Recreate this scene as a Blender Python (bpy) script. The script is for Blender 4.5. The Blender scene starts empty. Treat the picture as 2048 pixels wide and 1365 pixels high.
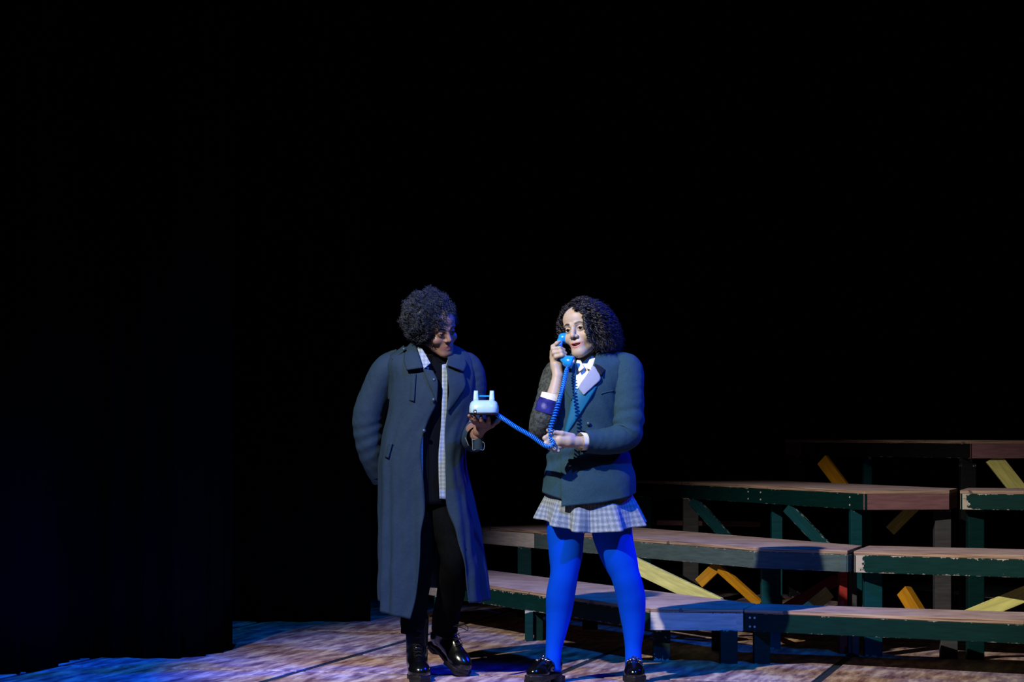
import bpy, math, random
import numpy as np
from mathutils import Vector, Matrix

random.seed(7); rng = np.random.default_rng(7)
scene = bpy.context.scene
COL = scene.collection

# ------------------------------------------------------------------ camera
CAM_D, CAM_H, FPX, HOR = 12.0, 1.15, 5160.0, 865.0
cam_d = bpy.data.cameras.new('camera'); cam = bpy.data.objects.new('camera', cam_d)
COL.objects.link(cam); cam.location = (0, -CAM_D, CAM_H); cam.rotation_euler = (math.pi/2, 0, 0)
cam_d.sensor_width = 36; cam_d.lens = FPX/2048*36; cam_d.shift_y = (HOR-682.5)/2048
cam_d.clip_end = 100
scene.camera = cam

# ------------------------------------------------------------------ world, stage lights, exposure
w = bpy.data.worlds.new('dark_theatre'); scene.world = w; w.use_nodes = True
w.node_tree.nodes['Background'].inputs[0].default_value = (0, 0, 0, 1)
w.node_tree.nodes['Background'].inputs[1].default_value = 0.0
def spot(name, loc, target, energy, color, angle, blend, radius):
    d = bpy.data.lights.new(name, 'SPOT'); o = bpy.data.objects.new(name, d); COL.objects.link(o)
    o.location = loc; d.energy = energy; d.color = color; d.spot_size = math.radians(angle)
    d.spot_blend = blend; d.shadow_soft_size = radius
    o.rotation_euler = (Vector(target)-Vector(loc)).to_track_quat('-Z', 'Y').to_euler()
    return o
spot('stage_spotlight_front_left_offscreen', (-2.15, -3.6, 4.3), (0.36, 0.50, 0.50), 1850, (1.0, 0.91, 0.80), 42, 0.55, 0.035)
spot('blue_stage_light_front_right_offscreen', (2.4, -4.8, 6.2), (-0.35, 0.5, 0.3), 2400, (0.002, 0.17, 1.0), 36, 0.8, 0.08)
spot('blue_stage_light_right_wing_offscreen', (5.0, 1.5, 4.4), (0.1, 0.0, 1.15), 1900, (0.002, 0.01, 1.0), 24, 0.6, 0.08)
spot('blue_stage_light_front_left_offscreen', (-1.2, -6.0, 6.0), (-1.75, 0.1, 0.0), 4200, (0.008, 0.13, 1.0), 20, 1.0, 0.08)
scene.view_settings.view_transform = 'Standard'; scene.view_settings.look = 'None'
scene.view_settings.exposure = 0.0; scene.view_settings.gamma = 1.0
scene.view_settings.use_curve_mapping = False

def P(px, py, Y=0.0):                    # point of the place that lies at depth Y
    d = Y+CAM_D
    return np.array([(px-1024)*d/FPX, Y, CAM_H-(py-HOR)*d/FPX])
def G(px, py, z):                        # point of the place that lies at height z
    d = (CAM_H-z)*FPX/(py-HOR)
    return np.array([(px-1024)*d/FPX, d-CAM_D, z])

# ------------------------------------------------------------------ materials
def L(r, g, b):                          # 0-255 sRGB to linear
    f = lambda c: (c/255/12.92) if c/255 <= .04045 else ((c/255+.055)/1.055)**2.4
    return (f(r), f(g), f(b), 1)
class NT:
    def __init__(s, name):
        s.m = bpy.data.materials.new(name); s.m.use_nodes = True
        s.t = s.m.node_tree; s.n = s.t.nodes; s.b = s.n['Principled BSDF']
    def node(s, typ, **kw):
        n = s.n.new(typ)
        for k, v in kw.items():
            if k.startswith('i_'):
                key = k[2:]; key = int(key) if key.isdigit() else key.replace('_', ' ')
                n.inputs[key].default_value = v
            else: setattr(n, k, v)
        return n
    def link(s, a, b): s.t.links.new(a, b)
    def coords(s, kind='Object', scale=(1, 1, 1), rot=(0, 0, 0)):
        c = s.node('ShaderNodeTexCoord'); m = s.node('ShaderNodeMapping')
        m.inputs['Scale'].default_value = scale; m.inputs['Rotation'].default_value = rot
        s.link(c.outputs[kind], m.inputs[0]); return m.outputs[0]
    def noise(s, vec, scale, detail=4, rough=.55):
        n = s.node('ShaderNodeTexNoise', i_Scale=scale, i_Detail=detail, i_Roughness=rough)
        s.link(vec, n.inputs['Vector']); return n.outputs['Fac']
    def ramp(s, fac, stops, interp='LINEAR'):
        r = s.node('ShaderNodeValToRGB'); r.color_ramp.interpolation = interp
        el = r.color_ramp.elements
        while len(el) < len(stops): el.new(.5)
        for e, (p, c) in zip(el, stops): e.position = p; e.color = c
        s.link(fac, r.inputs[0]); return r.outputs[0]
    def mix(s, fac, a, b, mode='MIX'):
        n = s.node('ShaderNodeMix', data_type='RGBA', blend_type=mode)
        for sock, v in ((n.inputs[0], fac), (n.inputs[6], a), (n.inputs[7], b)):
            if hasattr(v, 'links') or hasattr(v, 'is_linked'): s.link(v, sock)
            else: sock.default_value = v
        return n.outputs[2]
    def math(s, op, a, b=0.0):
        n = s.node('ShaderNodeMath', operation=op)
        for sock, v in ((n.inputs[0], a), (n.inputs[1], b)):
            if hasattr(v, 'is_linked'): s.link(v, sock)
            else: sock.default_value = v
        return n.outputs[0]
    def bump(s, h, strength, dist=.01):
        n = s.node('ShaderNodeBump', i_Strength=strength, i_Distance=dist)
        s.link(h, n.inputs['Height']); s.link(n.outputs[0], s.b.inputs['Normal'])
    def base(s, c):
        if hasattr(c, 'is_linked'): s.link(c, s.b.inputs['Base Color'])
        else: s.b.inputs['Base Color'].default_value = c
    def set(s, **kw):
        for k, v in kw.items(): s.b.inputs[k.replace('_', ' ')].default_value = v
def dark(c, f): return (c[0]*f, c[1]*f, c[2]*f, 1)

def cloth(name, c, var=.25, scale=160, bump=.35, rough=.85, sheen=0.0, weave=900):
    t = NT(name); v = t.coords()
    n = t.noise(v, scale, 3); n2 = t.noise(v, weave, 2)
    mixv = t.math('ADD', t.math('MULTIPLY', n, .5), t.math('MULTIPLY', n2, .5))
    t.base(t.ramp(mixv, [(.3, dark(c, 1-var)), (.7, dark(c, 1+var))]))
    big = t.noise(v, 14, 3)
    t.bump(t.math('ADD', t.math('MULTIPLY', n2, .15), big), bump, .012)
    t.set(Roughness=rough, Sheen_Weight=sheen, Sheen_Roughness=.4, Specular_IOR_Level=.25); return t.m
def plastic(name, c, rough=.25, coat=.3):
    t = NT(name); v = t.coords(); n = t.noise(v, 60, 3)
    t.base(t.ramp(n, [(.3, dark(c, .93)), (.7, c)])); t.set(Roughness=rough, Coat_Weight=coat, Coat_Roughness=.1)
    return t.m
def leather(name, c, rough=.22):
    t = NT(name); v = t.coords(); n = t.noise(v, 90, 4)
    t.base(t.ramp(n, [(.3, dark(c, .7)), (.7, dark(c, 1.2))])); t.bump(n, .12, .004)
    t.set(Roughness=rough, Coat_Weight=.35, Coat_Roughness=.12); return t.m
def paint(name, c, chip=(.45, .40, .36, 1), amount=.5, endwear=0.0, rough=.6):
    # painted lumber: brushed grain, pale chips that gather along worn edges
    t = NT(name); v = t.coords('Object', (1, 1, 1)); vs = t.coords('Object', (7, 7, 60))
    n = t.noise(vs, 1.2, 5); col = t.ramp(n, [(.25, dark(c, .72)), (.75, dark(c, 1.25))])
    g = t.node('ShaderNodeTexCoord'); sep = t.node('ShaderNodeSeparateXYZ'); t.link(g.outputs['Generated'], sep.inputs[0])
    e = t.math('ABSOLUTE', t.math('SUBTRACT', sep.outputs[2], .5)); e = t.math('MULTIPLY', t.math('POWER', t.math('MULTIPLY', e, 2), 6), .22)
    ch = t.noise(v, 26, 6, .7)
    if endwear:                          # paint rubbed off one end of the board
        e = t.math('ADD', e, t.math('MAXIMUM', t.math('SUBTRACT', .42, t.math('MULTIPLY', sep.outputs[0], endwear)), 0.0))
    m = t.math('GREATER_THAN', t.math('ADD', ch, e), .80-.12*amount)
    t.base(t.mix(m, col, chip)); t.bump(n, .2, .003); t.set(Roughness=rough, Specular_IOR_Level=.1)
    return t.m

M = {}
M['coat'] = cloth('navy_trench_cloth', L(21, 42, 62), .4, 300, .45, .8)
M['coat_in'] = cloth('coat_lining', L(38, 44, 66), .2)
M['tee'] = cloth('black_tee_cloth', L(6, 9, 16), .3)
M['pants'] = cloth('black_trouser_cloth', L(6, 8, 8), .5, 120, .5)
M['boot'] = leather('black_boot_leather', L(7, 8, 9), .2)
M['sole'] = plastic('black_rubber_sole', L(6, 6, 8), .5, 0)
M['lace'] = cloth('black_lace', L(14, 14, 16))
M['blazer'] = cloth('grey_blue_blazer_wool', L(32, 62, 78), .95, 620, .5, .9, 0, 1100)
M['lilac'] = cloth('lilac_grey_wool', L(134, 142, 166), .22, 520, .2, .8)
M['velvet'] = cloth('dark_velvet', L(15, 23, 27), .5, 60, .4)
M['satin'] = cloth('teal_satin', L(10, 92, 128), .12, 500, .1, .5)
M['cuffsatin'] = cloth('indigo_satin', L(40, 44, 120), .5, 60, .3, .3)
M['white'] = cloth('white_shirt_cotton', L(226, 222, 214), .05, 200, .25)
M['lace_sleeve'] = None
M['tights'] = cloth('royal_blue_tights', L(1, 66, 194), .05, 500, .08, .8)
M['loafer'] = leather('black_patent', L(10, 10, 14), .12)
M['metal'] = NT('silver_chain'); M['metal'].base(L(210, 205, 215)); M['metal'].set(Metallic=1.0, Roughness=.15); M['metal'] = M['metal'].m
M['phone'] = plastic('light_blue_plastic', L(160, 194, 214), .3)
M['handset'] = plastic('bright_blue_plastic', L(24, 136, 222), .22)
M['cord'] = plastic('blue_cord_plastic', L(18, 122, 224), .3)
M['black'] = plastic('black_plastic', L(9, 9, 11), .4, 0)
M['button'] = plastic('dark_button', L(40, 62, 80), .35)
M['curtain'] = cloth('black_stage_velour', L(3, 3, 4), .35, 200, .3, 1)
M['backdrop'] = cloth('black_backdrop_cloth', L(3, 3, 4), .3, 200, .3, 1)
for k_ in ('curtain', 'backdrop', 'pants', 'tee', 'tights'): M[k_].node_tree.nodes['Principled BSDF'].inputs['Specular IOR Level'].default_value = .04
M['eye'] = plastic('eye_white', L(205, 200, 195), .2)
M['iris'] = plastic('dark_iris', L(22, 14, 10), .1)
def lacey():
    t = NT('black_lace_over_grey'); v = t.coords(); vo = t.node('ShaderNodeTexVoronoi', i_Scale=90.0); t.link(v, vo.inputs[0])
    n = t.noise(v, 55, 5, .7); t.base(t.ramp(n, [(.42, L(18, 24, 28)), (.56, L(58, 70, 74))])); t.bump(n, .6, .01); t.set(Roughness=.8); return t.m
M['lace_sleeve'] = lacey()
def plaid(name, a, b, c, s, stops):
    t = NT(name); co = t.node('ShaderNodeTexCoord'); sep = t.node('ShaderNodeSeparateXYZ'); t.link(co.outputs['UV'], sep.inputs[0])
    def band(o, f): return t.math('MULTIPLY', t.math('ADD', t.math('SINE', t.math('MULTIPLY', o, f)), 1), .5)
    u = band(sep.outputs[0], s); vv = band(sep.outputs[1], s)
    uf = band(sep.outputs[0], s*5.3); vf = band(sep.outputs[1], s*4.7)
    ob = t.coords(); n = t.noise(ob, 330, 3)
    f = t.math('ADD', t.math('MULTIPLY', t.math('ADD', u, vv), .12), t.math('ADD', t.math('MULTIPLY', t.math('ADD', uf, vf), .18), t.math('MULTIPLY', n, .32)))
    t.base(t.ramp(f, [(stops[0], a), (stops[1], b), (stops[2], c)])); t.bump(n, .3, .004); t.set(Roughness=.9); return t.m
M['skirt'] = plaid('tweed_check_skirt', L(56, 74, 92), L(114, 126, 138), L(184, 190, 194), 300, (.2, .5, .75))
M['shirt'] = plaid('pale_check_shirt', L(70, 92, 120), L(126, 142, 164), L(176, 184, 194), 330, (.2, .5, .75))
def skin_mat(name, rough=.5):
    t = NT(name); a = t.node('ShaderNodeVertexColor', layer_name='Col'); v = t.coords(); n = t.noise(v, 120, 4)
    t.base(t.mix(.05, a.outputs[0], t.ramp(n, [(.3, (0.25, .18, .15, 1)), (.7, (1, .9, .85, 1))]), 'SOFT_LIGHT'))
    t.set(Roughness=rough, Subsurface_Weight=.08, Subsurface_Scale=.01, Specular_IOR_Level=.35); return t.m
M['skin'] = skin_mat('skin')
def hair_mat(name, c, rough):
    t = NT(name); v = t.coords(); n = t.noise(v, 140, 3); t.base(t.ramp(n, [(.3, dark(c, .5)), (.7, dark(c, 1.5))]))
    t.set(Roughness=rough, Specular_IOR_Level=.5); return t.m
M['afro'] = hair_mat('black_afro_hair', L(28, 36, 50), .6)
M['curls'] = hair_mat('dark_curly_hair', L(26, 24, 30), .36)

PINK = L(186, 160, 164)
def plytop():
    t = NT('worn_mauve_seat_paint'); v = t.coords('Object', (3, 3, 3)); n = t.noise(v, 2.2, 6, .6); f = t.noise(v, 60, 4)
    c = t.ramp(n, [(.3, L(166, 140, 144)), (.55, L(200, 174, 178)), (.75, L(218, 196, 198))])
    sc = t.ramp(f, [(.3, (.8, .8, .8, 1)), (.7, (1.1, 1.1, 1.1, 1))]); t.base(t.mix(1.0, c, sc, 'MULTIPLY')); t.set(Roughness=.75); t.bump(f, .15, .002); return t.m
def plyedge():
    t = NT('raw_plywood_edge'); v = t.coords('Object', (3, 3, 260)); n = t.noise(v, 1, 3); k = t.noise(t.coords(), 11, 5)
    c = t.ramp(n, [(.35, L(96, 74, 66)), (.55, L(176, 146, 122)), (.7, L(196, 172, 160))])
    t.base(t.mix(t.math('GREATER_THAN', k, .66), c, L(96, 82, 80))); t.set(Roughness=.8); return t.m
M['top'] = plytop(); M['edge'] = plyedge()
M['green'] = paint('dark_green_paint', L(2, 42, 41), L(150, 150, 142), .35)
M['green_worn'] = paint('worn_dark_green_paint', L(5, 48, 45), L(176, 168, 156), .8)
M['green_end'] = paint('green_paint_rubbed_end', L(5, 48, 46), L(186, 176, 164), .8, 11.0)
M['teal'] = paint('teal_paint', L(8, 64, 72), L(150, 160, 160), .35)
M['grey'] = paint('grey_green_paint', L(76, 94, 94), L(164, 160, 150), .6)
M['greypost'] = paint('grey_post_paint', L(70, 70, 72), L(160, 150, 140), .4)
M['white_paint'] = paint('off_white_paint', L(200, 192, 186), L(120, 104, 96), .3)
M['pink'] = paint('dusty_pink_paint', L(128, 92, 98), L(90, 70, 76), .1)
M['blackpaint'] = paint('black_paint', L(20, 22, 26), L(140, 120, 124), .4)
M['yellow'] = paint('pale_yellow_paint', L(206, 202, 120), L(230, 228, 190), .1)
M['orange'] = paint('amber_paint', L(168, 116, 20), L(160, 110, 40), .1)
M['red'] = paint('red_paint', L(160, 52, 46), L(90, 40, 36), .1)
M['speck'] = paint('speckled_black_paint', L(22, 38, 42), L(140, 158, 160), 1.5)

# ------------------------------------------------------------------ object helpers
def mesh_obj(name, verts, faces, mats, parent=None, smooth=True, mat_idx=None, uv=None):
    me = bpy.data.meshes.new(name)
    v = np.asarray(verts, dtype=float)
    me.from_pydata(v.tolist(), [], [tuple(int(i) for i in f) for f in faces])
    for m in (mats if isinstance(mats, (list, tuple)) else [mats]): me.materials.append(m)
    if mat_idx is not None: me.polygons.foreach_set('material_index', list(mat_idx))
    if smooth: me.polygons.foreach_set('use_smooth', [True]*len(me.polygons))
    if uv is not None:
        l = me.uv_layers.new(name='UVMap'); idx = np.zeros(len(me.loops), dtype=int); me.loops.foreach_get('vertex_index', idx)
        l.data.foreach_set('uv', np.asarray(uv)[idx].ravel())
    me.update()
    o = bpy.data.objects.new(name, me); COL.objects.link(o)
    attach(o, parent)
    return o
def attach(o, parent):
    if parent is not None:
        o.parent = parent; o.matrix_parent_inverse = Matrix.Translation(-parent.location)
    return o
def empty(name, loc=(0, 0, 0)):
    o = bpy.data.objects.new(name, None); COL.objects.link(o); o.location = loc; o.empty_display_size = .1; return o
def tag(o, label=None, cat=None, group=None, kind=None):
    for k, v in (('label', label), ('category', cat), ('group', group), ('kind', kind)):
        if v: o[k] = v
    return o
def solidify(o, th, off=0.0):
    m = o.modifiers.new('thickness', 'SOLIDIFY'); m.thickness = th; m.offset = off; return o
class MB:
    def __init__(s): s.v = []; s.f = []; s.n = 0; s.mi = []
    def add(s, v, f, mi=0):
        v = np.asarray(v, float); s.v.append(v); s.f += [[i+s.n for i in q] for q in f]; s.mi += [mi]*len(f); s.n += len(v)
    def obj(s, name, mats, parent=None, smooth=True):
        return mesh_obj(name, np.vstack(s.v), s.f, mats, parent, smooth, s.mi)
def box_vf(c, sx, sy, sz, ax=None):
    ax = np.eye(3) if ax is None else np.asarray(ax)
    v = [np.asarray(c)+ax[0]*sx/2*i+ax[1]*sy/2*j+ax[2]*sz/2*k for i in (-1, 1) for j in (-1, 1) for k in (-1, 1)]
    f = [[0, 1, 3, 2], [4, 6, 7, 5], [0, 4, 5, 1], [2, 3, 7, 6], [0, 2, 6, 4], [1, 5, 7, 3]]
    return v, f
def bevel(o, wd=.003, seg=2):
    m = o.modifiers.new('bevel', 'BEVEL'); m.width = wd; m.segments = seg; m.limit_method = 'ANGLE'; return o
def bar(name, p, q, wide, thick, mat, parent, up=(0, 0, 1), bev=.003):
    # lumber from p to q; 'wide' lies along up, 'thick' across
    p = np.asarray(p, float); q = np.asarray(q, float); a = q-p; ln = np.linalg.norm(a); a /= ln
    s = np.cross(a, up); s /= np.linalg.norm(s); u = np.cross(s, a)
    v, f = box_vf((p+q)/2, ln, thick, wide, [a, s, u])
    # keep the mesh in its own axes so that grain and edge wear follow the board
    vv, ff = box_vf((0, 0, 0), ln, thick, wide)
    o = mesh_obj(name, vv, ff, mat, parent, False)
    m = Matrix(((a[0], s[0], u[0]), (a[1], s[1], u[1]), (a[2], s[2], u[2]))).to_4x4(); m.translation = Vector((p+q)/2)
    o.matrix_basis = m
    return bevel(o, bev)

def hermite(t, k, v):
    k = np.asarray(k, float); v = np.asarray(v, float); t = np.clip(np.asarray(t, float), k[0], k[-1])
    if v.ndim == 1: v = v[:, None]; sq = True
    else: sq = False
    d = np.zeros_like(v); h = np.diff(k)[:, None]; s = np.diff(v, axis=0)/h
    if len(k) > 2:
        d[1:-1] = (s[:-1]*h[1:]+s[1:]*h[:-1])/(h[1:]+h[:-1])
        d[1:-1][(s[:-1]*s[1:]) < 0] = 0
    d[0] = s[0]; d[-1] = s[-1]
    i = np.clip(np.searchsorted(k, t, side='right')-1, 0, len(k)-2); hh = (k[i+1]-k[i])[:, None]; u = ((t-k[i])[:, None])/hh
    r = (2*u**3-3*u**2+1)*v[i]+(u**3-2*u**2+u)*hh*d[i]+(-2*u**3+3*u**2)*v[i+1]+(u**3-u**2)*hh*d[i+1]
    return r[:, 0] if sq else r
def smooth_path(pts, n):
    pts = np.asarray(pts, float); k = np.r_[0, np.cumsum(np.linalg.norm(np.diff(pts[:, :3], axis=0), axis=1)+1e-6)]
    return hermite(np.linspace(0, k[-1], n), k, pts)
def frames(c):
    t = np.gradient(c, axis=0); t /= np.linalg.norm(t, axis=1)[:, None]
    n = np.zeros_like(c); a = np.array([0, 1., 0]) if abs(t[0][1]) < .8 else np.array([1., 0, 0])
    n[0] = a-t[0]*a.dot(t[0]); n[0] /= np.linalg.norm(n[0])
    for i in range(1, len(c)):
        x = n[i-1]-t[i]*n[i-1].dot(t[i]); n[i] = x/np.linalg.norm(x)
    return t, n, np.cross(t, n)
def tube_vf(c, r, seg=16, caps=True, disp=None):
    # r: scalar, (n,) or (n,2) half axes (first along the frame normal, which starts near world Y)
    c = np.asarray(c, float); m = len(c); r = np.asarray(r, float)
    if r.ndim == 0: r = np.full(m, float(r))
    if r.ndim == 1: r = np.stack([r, r], 1)
    t, n, b = frames(c); th = np.linspace(0, 2*np.pi, seg, endpoint=False)
    s = 1.0 if disp is None else 1+disp(np.linspace(0, 1, m)[:, None], th[None, :])
    ca = np.cos(th)[None, :]*s; sa = np.sin(th)[None, :]*s
    v = c[:, None]+n[:, None]*(r[:, :1]*ca)[..., None]+b[:, None]*(r[:, 1:]*sa)[..., None]
    v = v.reshape(-1, 3); f = []
    for i in range(m-1):
        for j in range(seg):
            k = (j+1) % seg; f.append([i*seg+j, i*seg+k, (i+1)*seg+k, (i+1)*seg+j])
    if caps:
        f.append([j for j in range(seg)][::-1]); f.append([(m-1)*seg+j for j in range(seg)])
    return v, f
def tube(name, pts, rad, mat, parent, n=40, seg=20, caps=True, disp=None):
    pts = np.asarray(pts, float); rad = np.asarray(rad, float)
    if rad.ndim == 0: rad = np.full(len(pts), float(rad))
    if rad.ndim == 1: rad = np.stack([rad, rad], 1)
    a = smooth_path(np.hstack([pts, rad]), n)
    v, f = tube_vf(a[:, :3], a[:, 3:], seg, caps, disp); return mesh_obj(name, v, f, mat, parent)
def fast_tubes(name, curves, rad, seg, mat, parent, taper=True):
    # many thin strands as one mesh: curves (S,N,3), rad (S,)
    C = np.asarray(curves); S, N, _ = C.shape
    t = np.gradient(C, axis=1); t /= np.linalg.norm(t, axis=2, keepdims=True)+1e-9
    ref = np.where(np.abs(t[..., 2:3]) > .8, np.array([1., 0, 0]), np.array([0, 0, 1.]))
    n = np.cross(t, ref); n /= np.linalg.norm(n, axis=2, keepdims=True)+1e-9; b = np.cross(t, n)
    th = np.arange(seg)*2*np.pi/seg
    prof = np.ones(N)
    if taper: prof = np.clip(np.minimum(1, (1-np.linspace(0, 1, N))*4+.15), 0, 1)
    r = np.asarray(rad)[:, None]*prof[None]
    v = C[:, :, None]+r[:, :, None, None]*(n[:, :, None]*np.cos(th)[None, None, :, None]+b[:, :, None]*np.sin(th)[None, None, :, None])
    v = v.reshape(-1, 3)
    base = (np.arange(S)*N*seg)[:, None, None]; i = np.arange(N-1)[None, :, None]*seg; j = np.arange(seg)[None, None, :]; k = (j+1) % seg
    f = np.stack([base+i+j, base+i+k, base+i+seg+k, base+i+seg+j], -1).reshape(-1, 4)
    me = bpy.data.meshes.new(name); me.vertices.add(len(v)); me.vertices.foreach_set('co', v.ravel().astype(np.float32))
    me.loops.add(f.size); me.loops.foreach_set('vertex_index', f.ravel().astype(np.int32))
    me.polygons.add(len(f)); me.polygons.foreach_set('loop_start', (np.arange(len(f))*4).astype(np.int32))
    me.polygons.foreach_set('use_smooth', np.ones(len(f), bool)); me.update(calc_edges=True); me.materials.append(mat)
    o = bpy.data.objects.new(name, me); COL.objects.link(o); attach(o, parent); return o
def patch(name, A, B, mat, parent, th=.004, nu=8, nv=24, bulge=0.0, uvs=1.0):
    # cloth strip between two edge lines (world points), optionally bulging towards the viewer's side
    A = smooth_path(A, nv) if len(A) > 2 else np.linspace(A[0], A[1], nv)
    B = smooth_path(B, nv) if len(B) > 2 else np.linspace(B[0], B[1], nv)
    u = np.linspace(0, 1, nu); v = A[:, None]*(1-u)[None, :, None]+B[:, None]*u[None, :, None]
    v[..., 1] -= bulge*np.sin(np.pi*u)[None, :]
    uv = np.stack(np.broadcast_arrays(v[..., 0], v[..., 2]), -1).reshape(-1, 2)*uvs
    f = [[i*nu+j, i*nu+j+1, (i+1)*nu+j+1, (i+1)*nu+j] for i in range(nv-1) for j in range(nu-1)]
    return solidify(mesh_obj(name, v.reshape(-1, 3), f, mat, parent, True, None, uv), th)

# ------------------------------------------------------------------ smooth-blended solids (skin)
def sdf_ell(p, c, r, R=None):
    q = p-np.asarray(c)
    if R is not None: q = q@np.asarray(R)
    r = np.asarray(r, float); k0 = np.linalg.norm(q/r, axis=-1); k1 = np.linalg.norm(q/(r*r), axis=-1)
    return k0*(k0-1)/np.maximum(k1, 1e-9)
def sdf_cone(p, a, b, ra, rb):
    a = np.asarray(a, float); b = np.asarray(b, float); ab = b-a
    h = np.clip(((p-a)@ab)/max(ab@ab, 1e-12), 0, 1)
    return np.linalg.norm(p-a-h[..., None]*ab, axis=-1)-(ra+(rb-ra)*h)
def smin(a, b, k):
    h = np.maximum(k-np.abs(a-b), 0)/k; return np.minimum(a, b)-h*h*k*.25
def smax(a, b, k): return -smin(-a, -b, k)
def surface_nets(fn, lo, hi, h):
    lo = np.asarray(lo, float); n = np.ceil((np.asarray(hi)-lo)/h).astype(int)+1
    g = np.stack(np.meshgrid(*[lo[i]+np.arange(n[i])*h for i in range(3)], indexing='ij'), -1)
    val = np.empty(n)
    for i in range(0, n[0], 24): val[i:i+24] = fn(g[i:i+24])
    ins = val < 0; c = [val[dx:n[0]-1+dx, dy:n[1]-1+dy, dz:n[2]-1+dz] for dx in (0, 1) for dy in (0, 1) for dz in (0, 1)]
    s = sum((x < 0).astype(int) for x in c); act = (s > 0) & (s < 8)
    ijk = np.argwhere(act); cv = np.stack([x[act] for x in c], 1); off = np.array([[dx, dy, dz] for dx in (0, 1) for dy in (0, 1) for dz in (0, 1)], float)
    acc = np.zeros((len(ijk), 3)); cnt = np.zeros(len(ijk))
    for a in range(8):
        for b in range(a+1, 8):
            if np.abs(off[a]-off[b]).sum() != 1: continue
            m = (cv[:, a] < 0) != (cv[:, b] < 0); t = cv[:, a]/np.where(m, cv[:, a]-cv[:, b], 1)
            acc += np.where(m[:, None], off[a]+t[:, None]*(off[b]-off[a]), 0); cnt += m
    V = lo+(ijk+acc/cnt[:, None])*h
    idx = -np.ones(act.shape, int); idx[act] = np.arange(len(ijk)); F = []
    for ax in range(3):
        o1, o2 = [(1, 2), (2, 0), (0, 1)][ax]
        A = np.take(ins, range(0, n[ax]-1), ax); B = np.take(ins, range(1, n[ax]), ax); cr = A != B
        e = np.argwhere(cr); e = e[(e[:, o1] > 0) & (e[:, o2] > 0) & (e[:, o1] < n[o1]-1) & (e[:, o2] < n[o2]-1)]
        fl = A[tuple(e.T)]
        def cell(d1, d2):
            q = e.copy(); q[:, o1] -= d1; q[:, o2] -= d2; return idx[tuple(q.T)]
        q = np.stack([cell(1, 1), cell(0, 1), cell(0, 0), cell(1, 0)], 1); q[~fl] = q[~fl][:, ::-1]; F.append(q)
    return V, np.vstack(F)
def chain_sdf(chains, k=.006):
    # chains: list of (points, radii): rounded limbs melted together
    def fn(p):
        d = None
        for pts, rad in chains:
            for i in range(len(pts)-1):
                x = sdf_cone(p, pts[i], pts[i+1], rad[i], rad[i+1]); d = x if d is None else smin(d, x, k)
        return d
    pts = np.vstack([np.asarray(c[0]) for c in chains]); r = max(max(c[1]) for c in chains)+.01
    return fn, pts.min(0)-r, pts.max(0)+r

# ================================================================== the stage
# floor: dark slab with painted sheets laid on it, the seams left dark
def floor_mat():
    t = NT('streaked_stage_paint'); st0 = t.coords('Object', (8, 1.4, 1)); oi = t.node('ShaderNodeObjectInfo'); sh = t.node('ShaderNodeVectorMath', operation='ADD'); cx = t.node('ShaderNodeCombineXYZ')
    t.link(t.math('MULTIPLY', oi.outputs['Random'], 40.0), cx.inputs[0]); t.link(t.math('MULTIPLY', oi.outputs['Random'], 17.0), cx.inputs[1]); t.link(st0, sh.inputs[0]); t.link(cx.outputs[0], sh.inputs[1]); st = sh.outputs[0]
    n = t.noise(st, 2.0, 5, .62); gm = t.node('ShaderNodeNewGeometry'); wp = gm.outputs['Position']; big = t.noise(wp, 1.0, 2)
    a = t.ramp(n, [(.36, L(89, 63, 73)), (.5, L(145, 119, 116)), (.62, L(189, 170, 154))])
    b = t.ramp(n, [(.36, L(100, 63, 48)), (.5, L(162, 127, 92)), (.62, L(197, 170, 127))])
    c = t.ramp(n, [(.36, L(89, 71, 100)), (.5, L(145, 127, 145)), (.62, L(194, 179, 179))])
    m1 = t.ramp(big, [(.40, (0, 0, 0, 1)), (.56, (1, 1, 1, 1))])
    m2 = t.ramp(t.noise(wp, 1.5, 2), [(.42, (0, 0, 0, 1)), (.6, (1, 1, 1, 1))])
    t.base(t.mix(m2, t.mix(m1, a, b), c)); f = t.noise(st, 14, 3); t.bump(f, .15, .002); t.set(Roughness=.62, Specular_IOR_Level=.3)
    return t.m
M['floor'] = floor_mat()
t_ = NT('dark_seam_paint'); t_.base(t_.ramp(t_.noise(t_.coords(), 8), [(.3, L(14, 26, 38)), (.7, L(22, 38, 50))])); t_.set(Roughness=.7); M['seam'] = t_.m
v, f = box_vf((0, 2.0, -.056), 16, 14, .10); floor = tag(mesh_obj('floor', v, f, M['seam'], None, False), kind='structure')
YAW = math.radians(13.5); U = np.array([math.sin(YAW), math.cos(YAW)]); V_ = np.array([math.cos(YAW), -math.sin(YAW)])
GAP = .046; c0 = -1.09; PW = 1.24
for ci in range(-4, 5):
    ca = c0+ci*PW; rows = [-3.5, -2.3, .16, 2.6, 5.0, 6.6]
    if ci == 0: rows.insert(3, 1.11)
    for ra, rb in zip(rows[:-1], rows[1:]):
        cc = V_*(ca+PW/2)+U*((ra+rb)/2)
        vv, ff = box_vf((0, 0, 0), PW-GAP, rb-ra-GAP, .012)
        o = mesh_obj('floor_panel', vv, ff, M['floor'], floor, False)
        o.matrix_basis = Matrix.Translation((cc[0], cc[1], -.006)) @ Matrix.Rotation(-YAW, 4, 'Z'); bevel(o, .002, 1)

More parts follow.
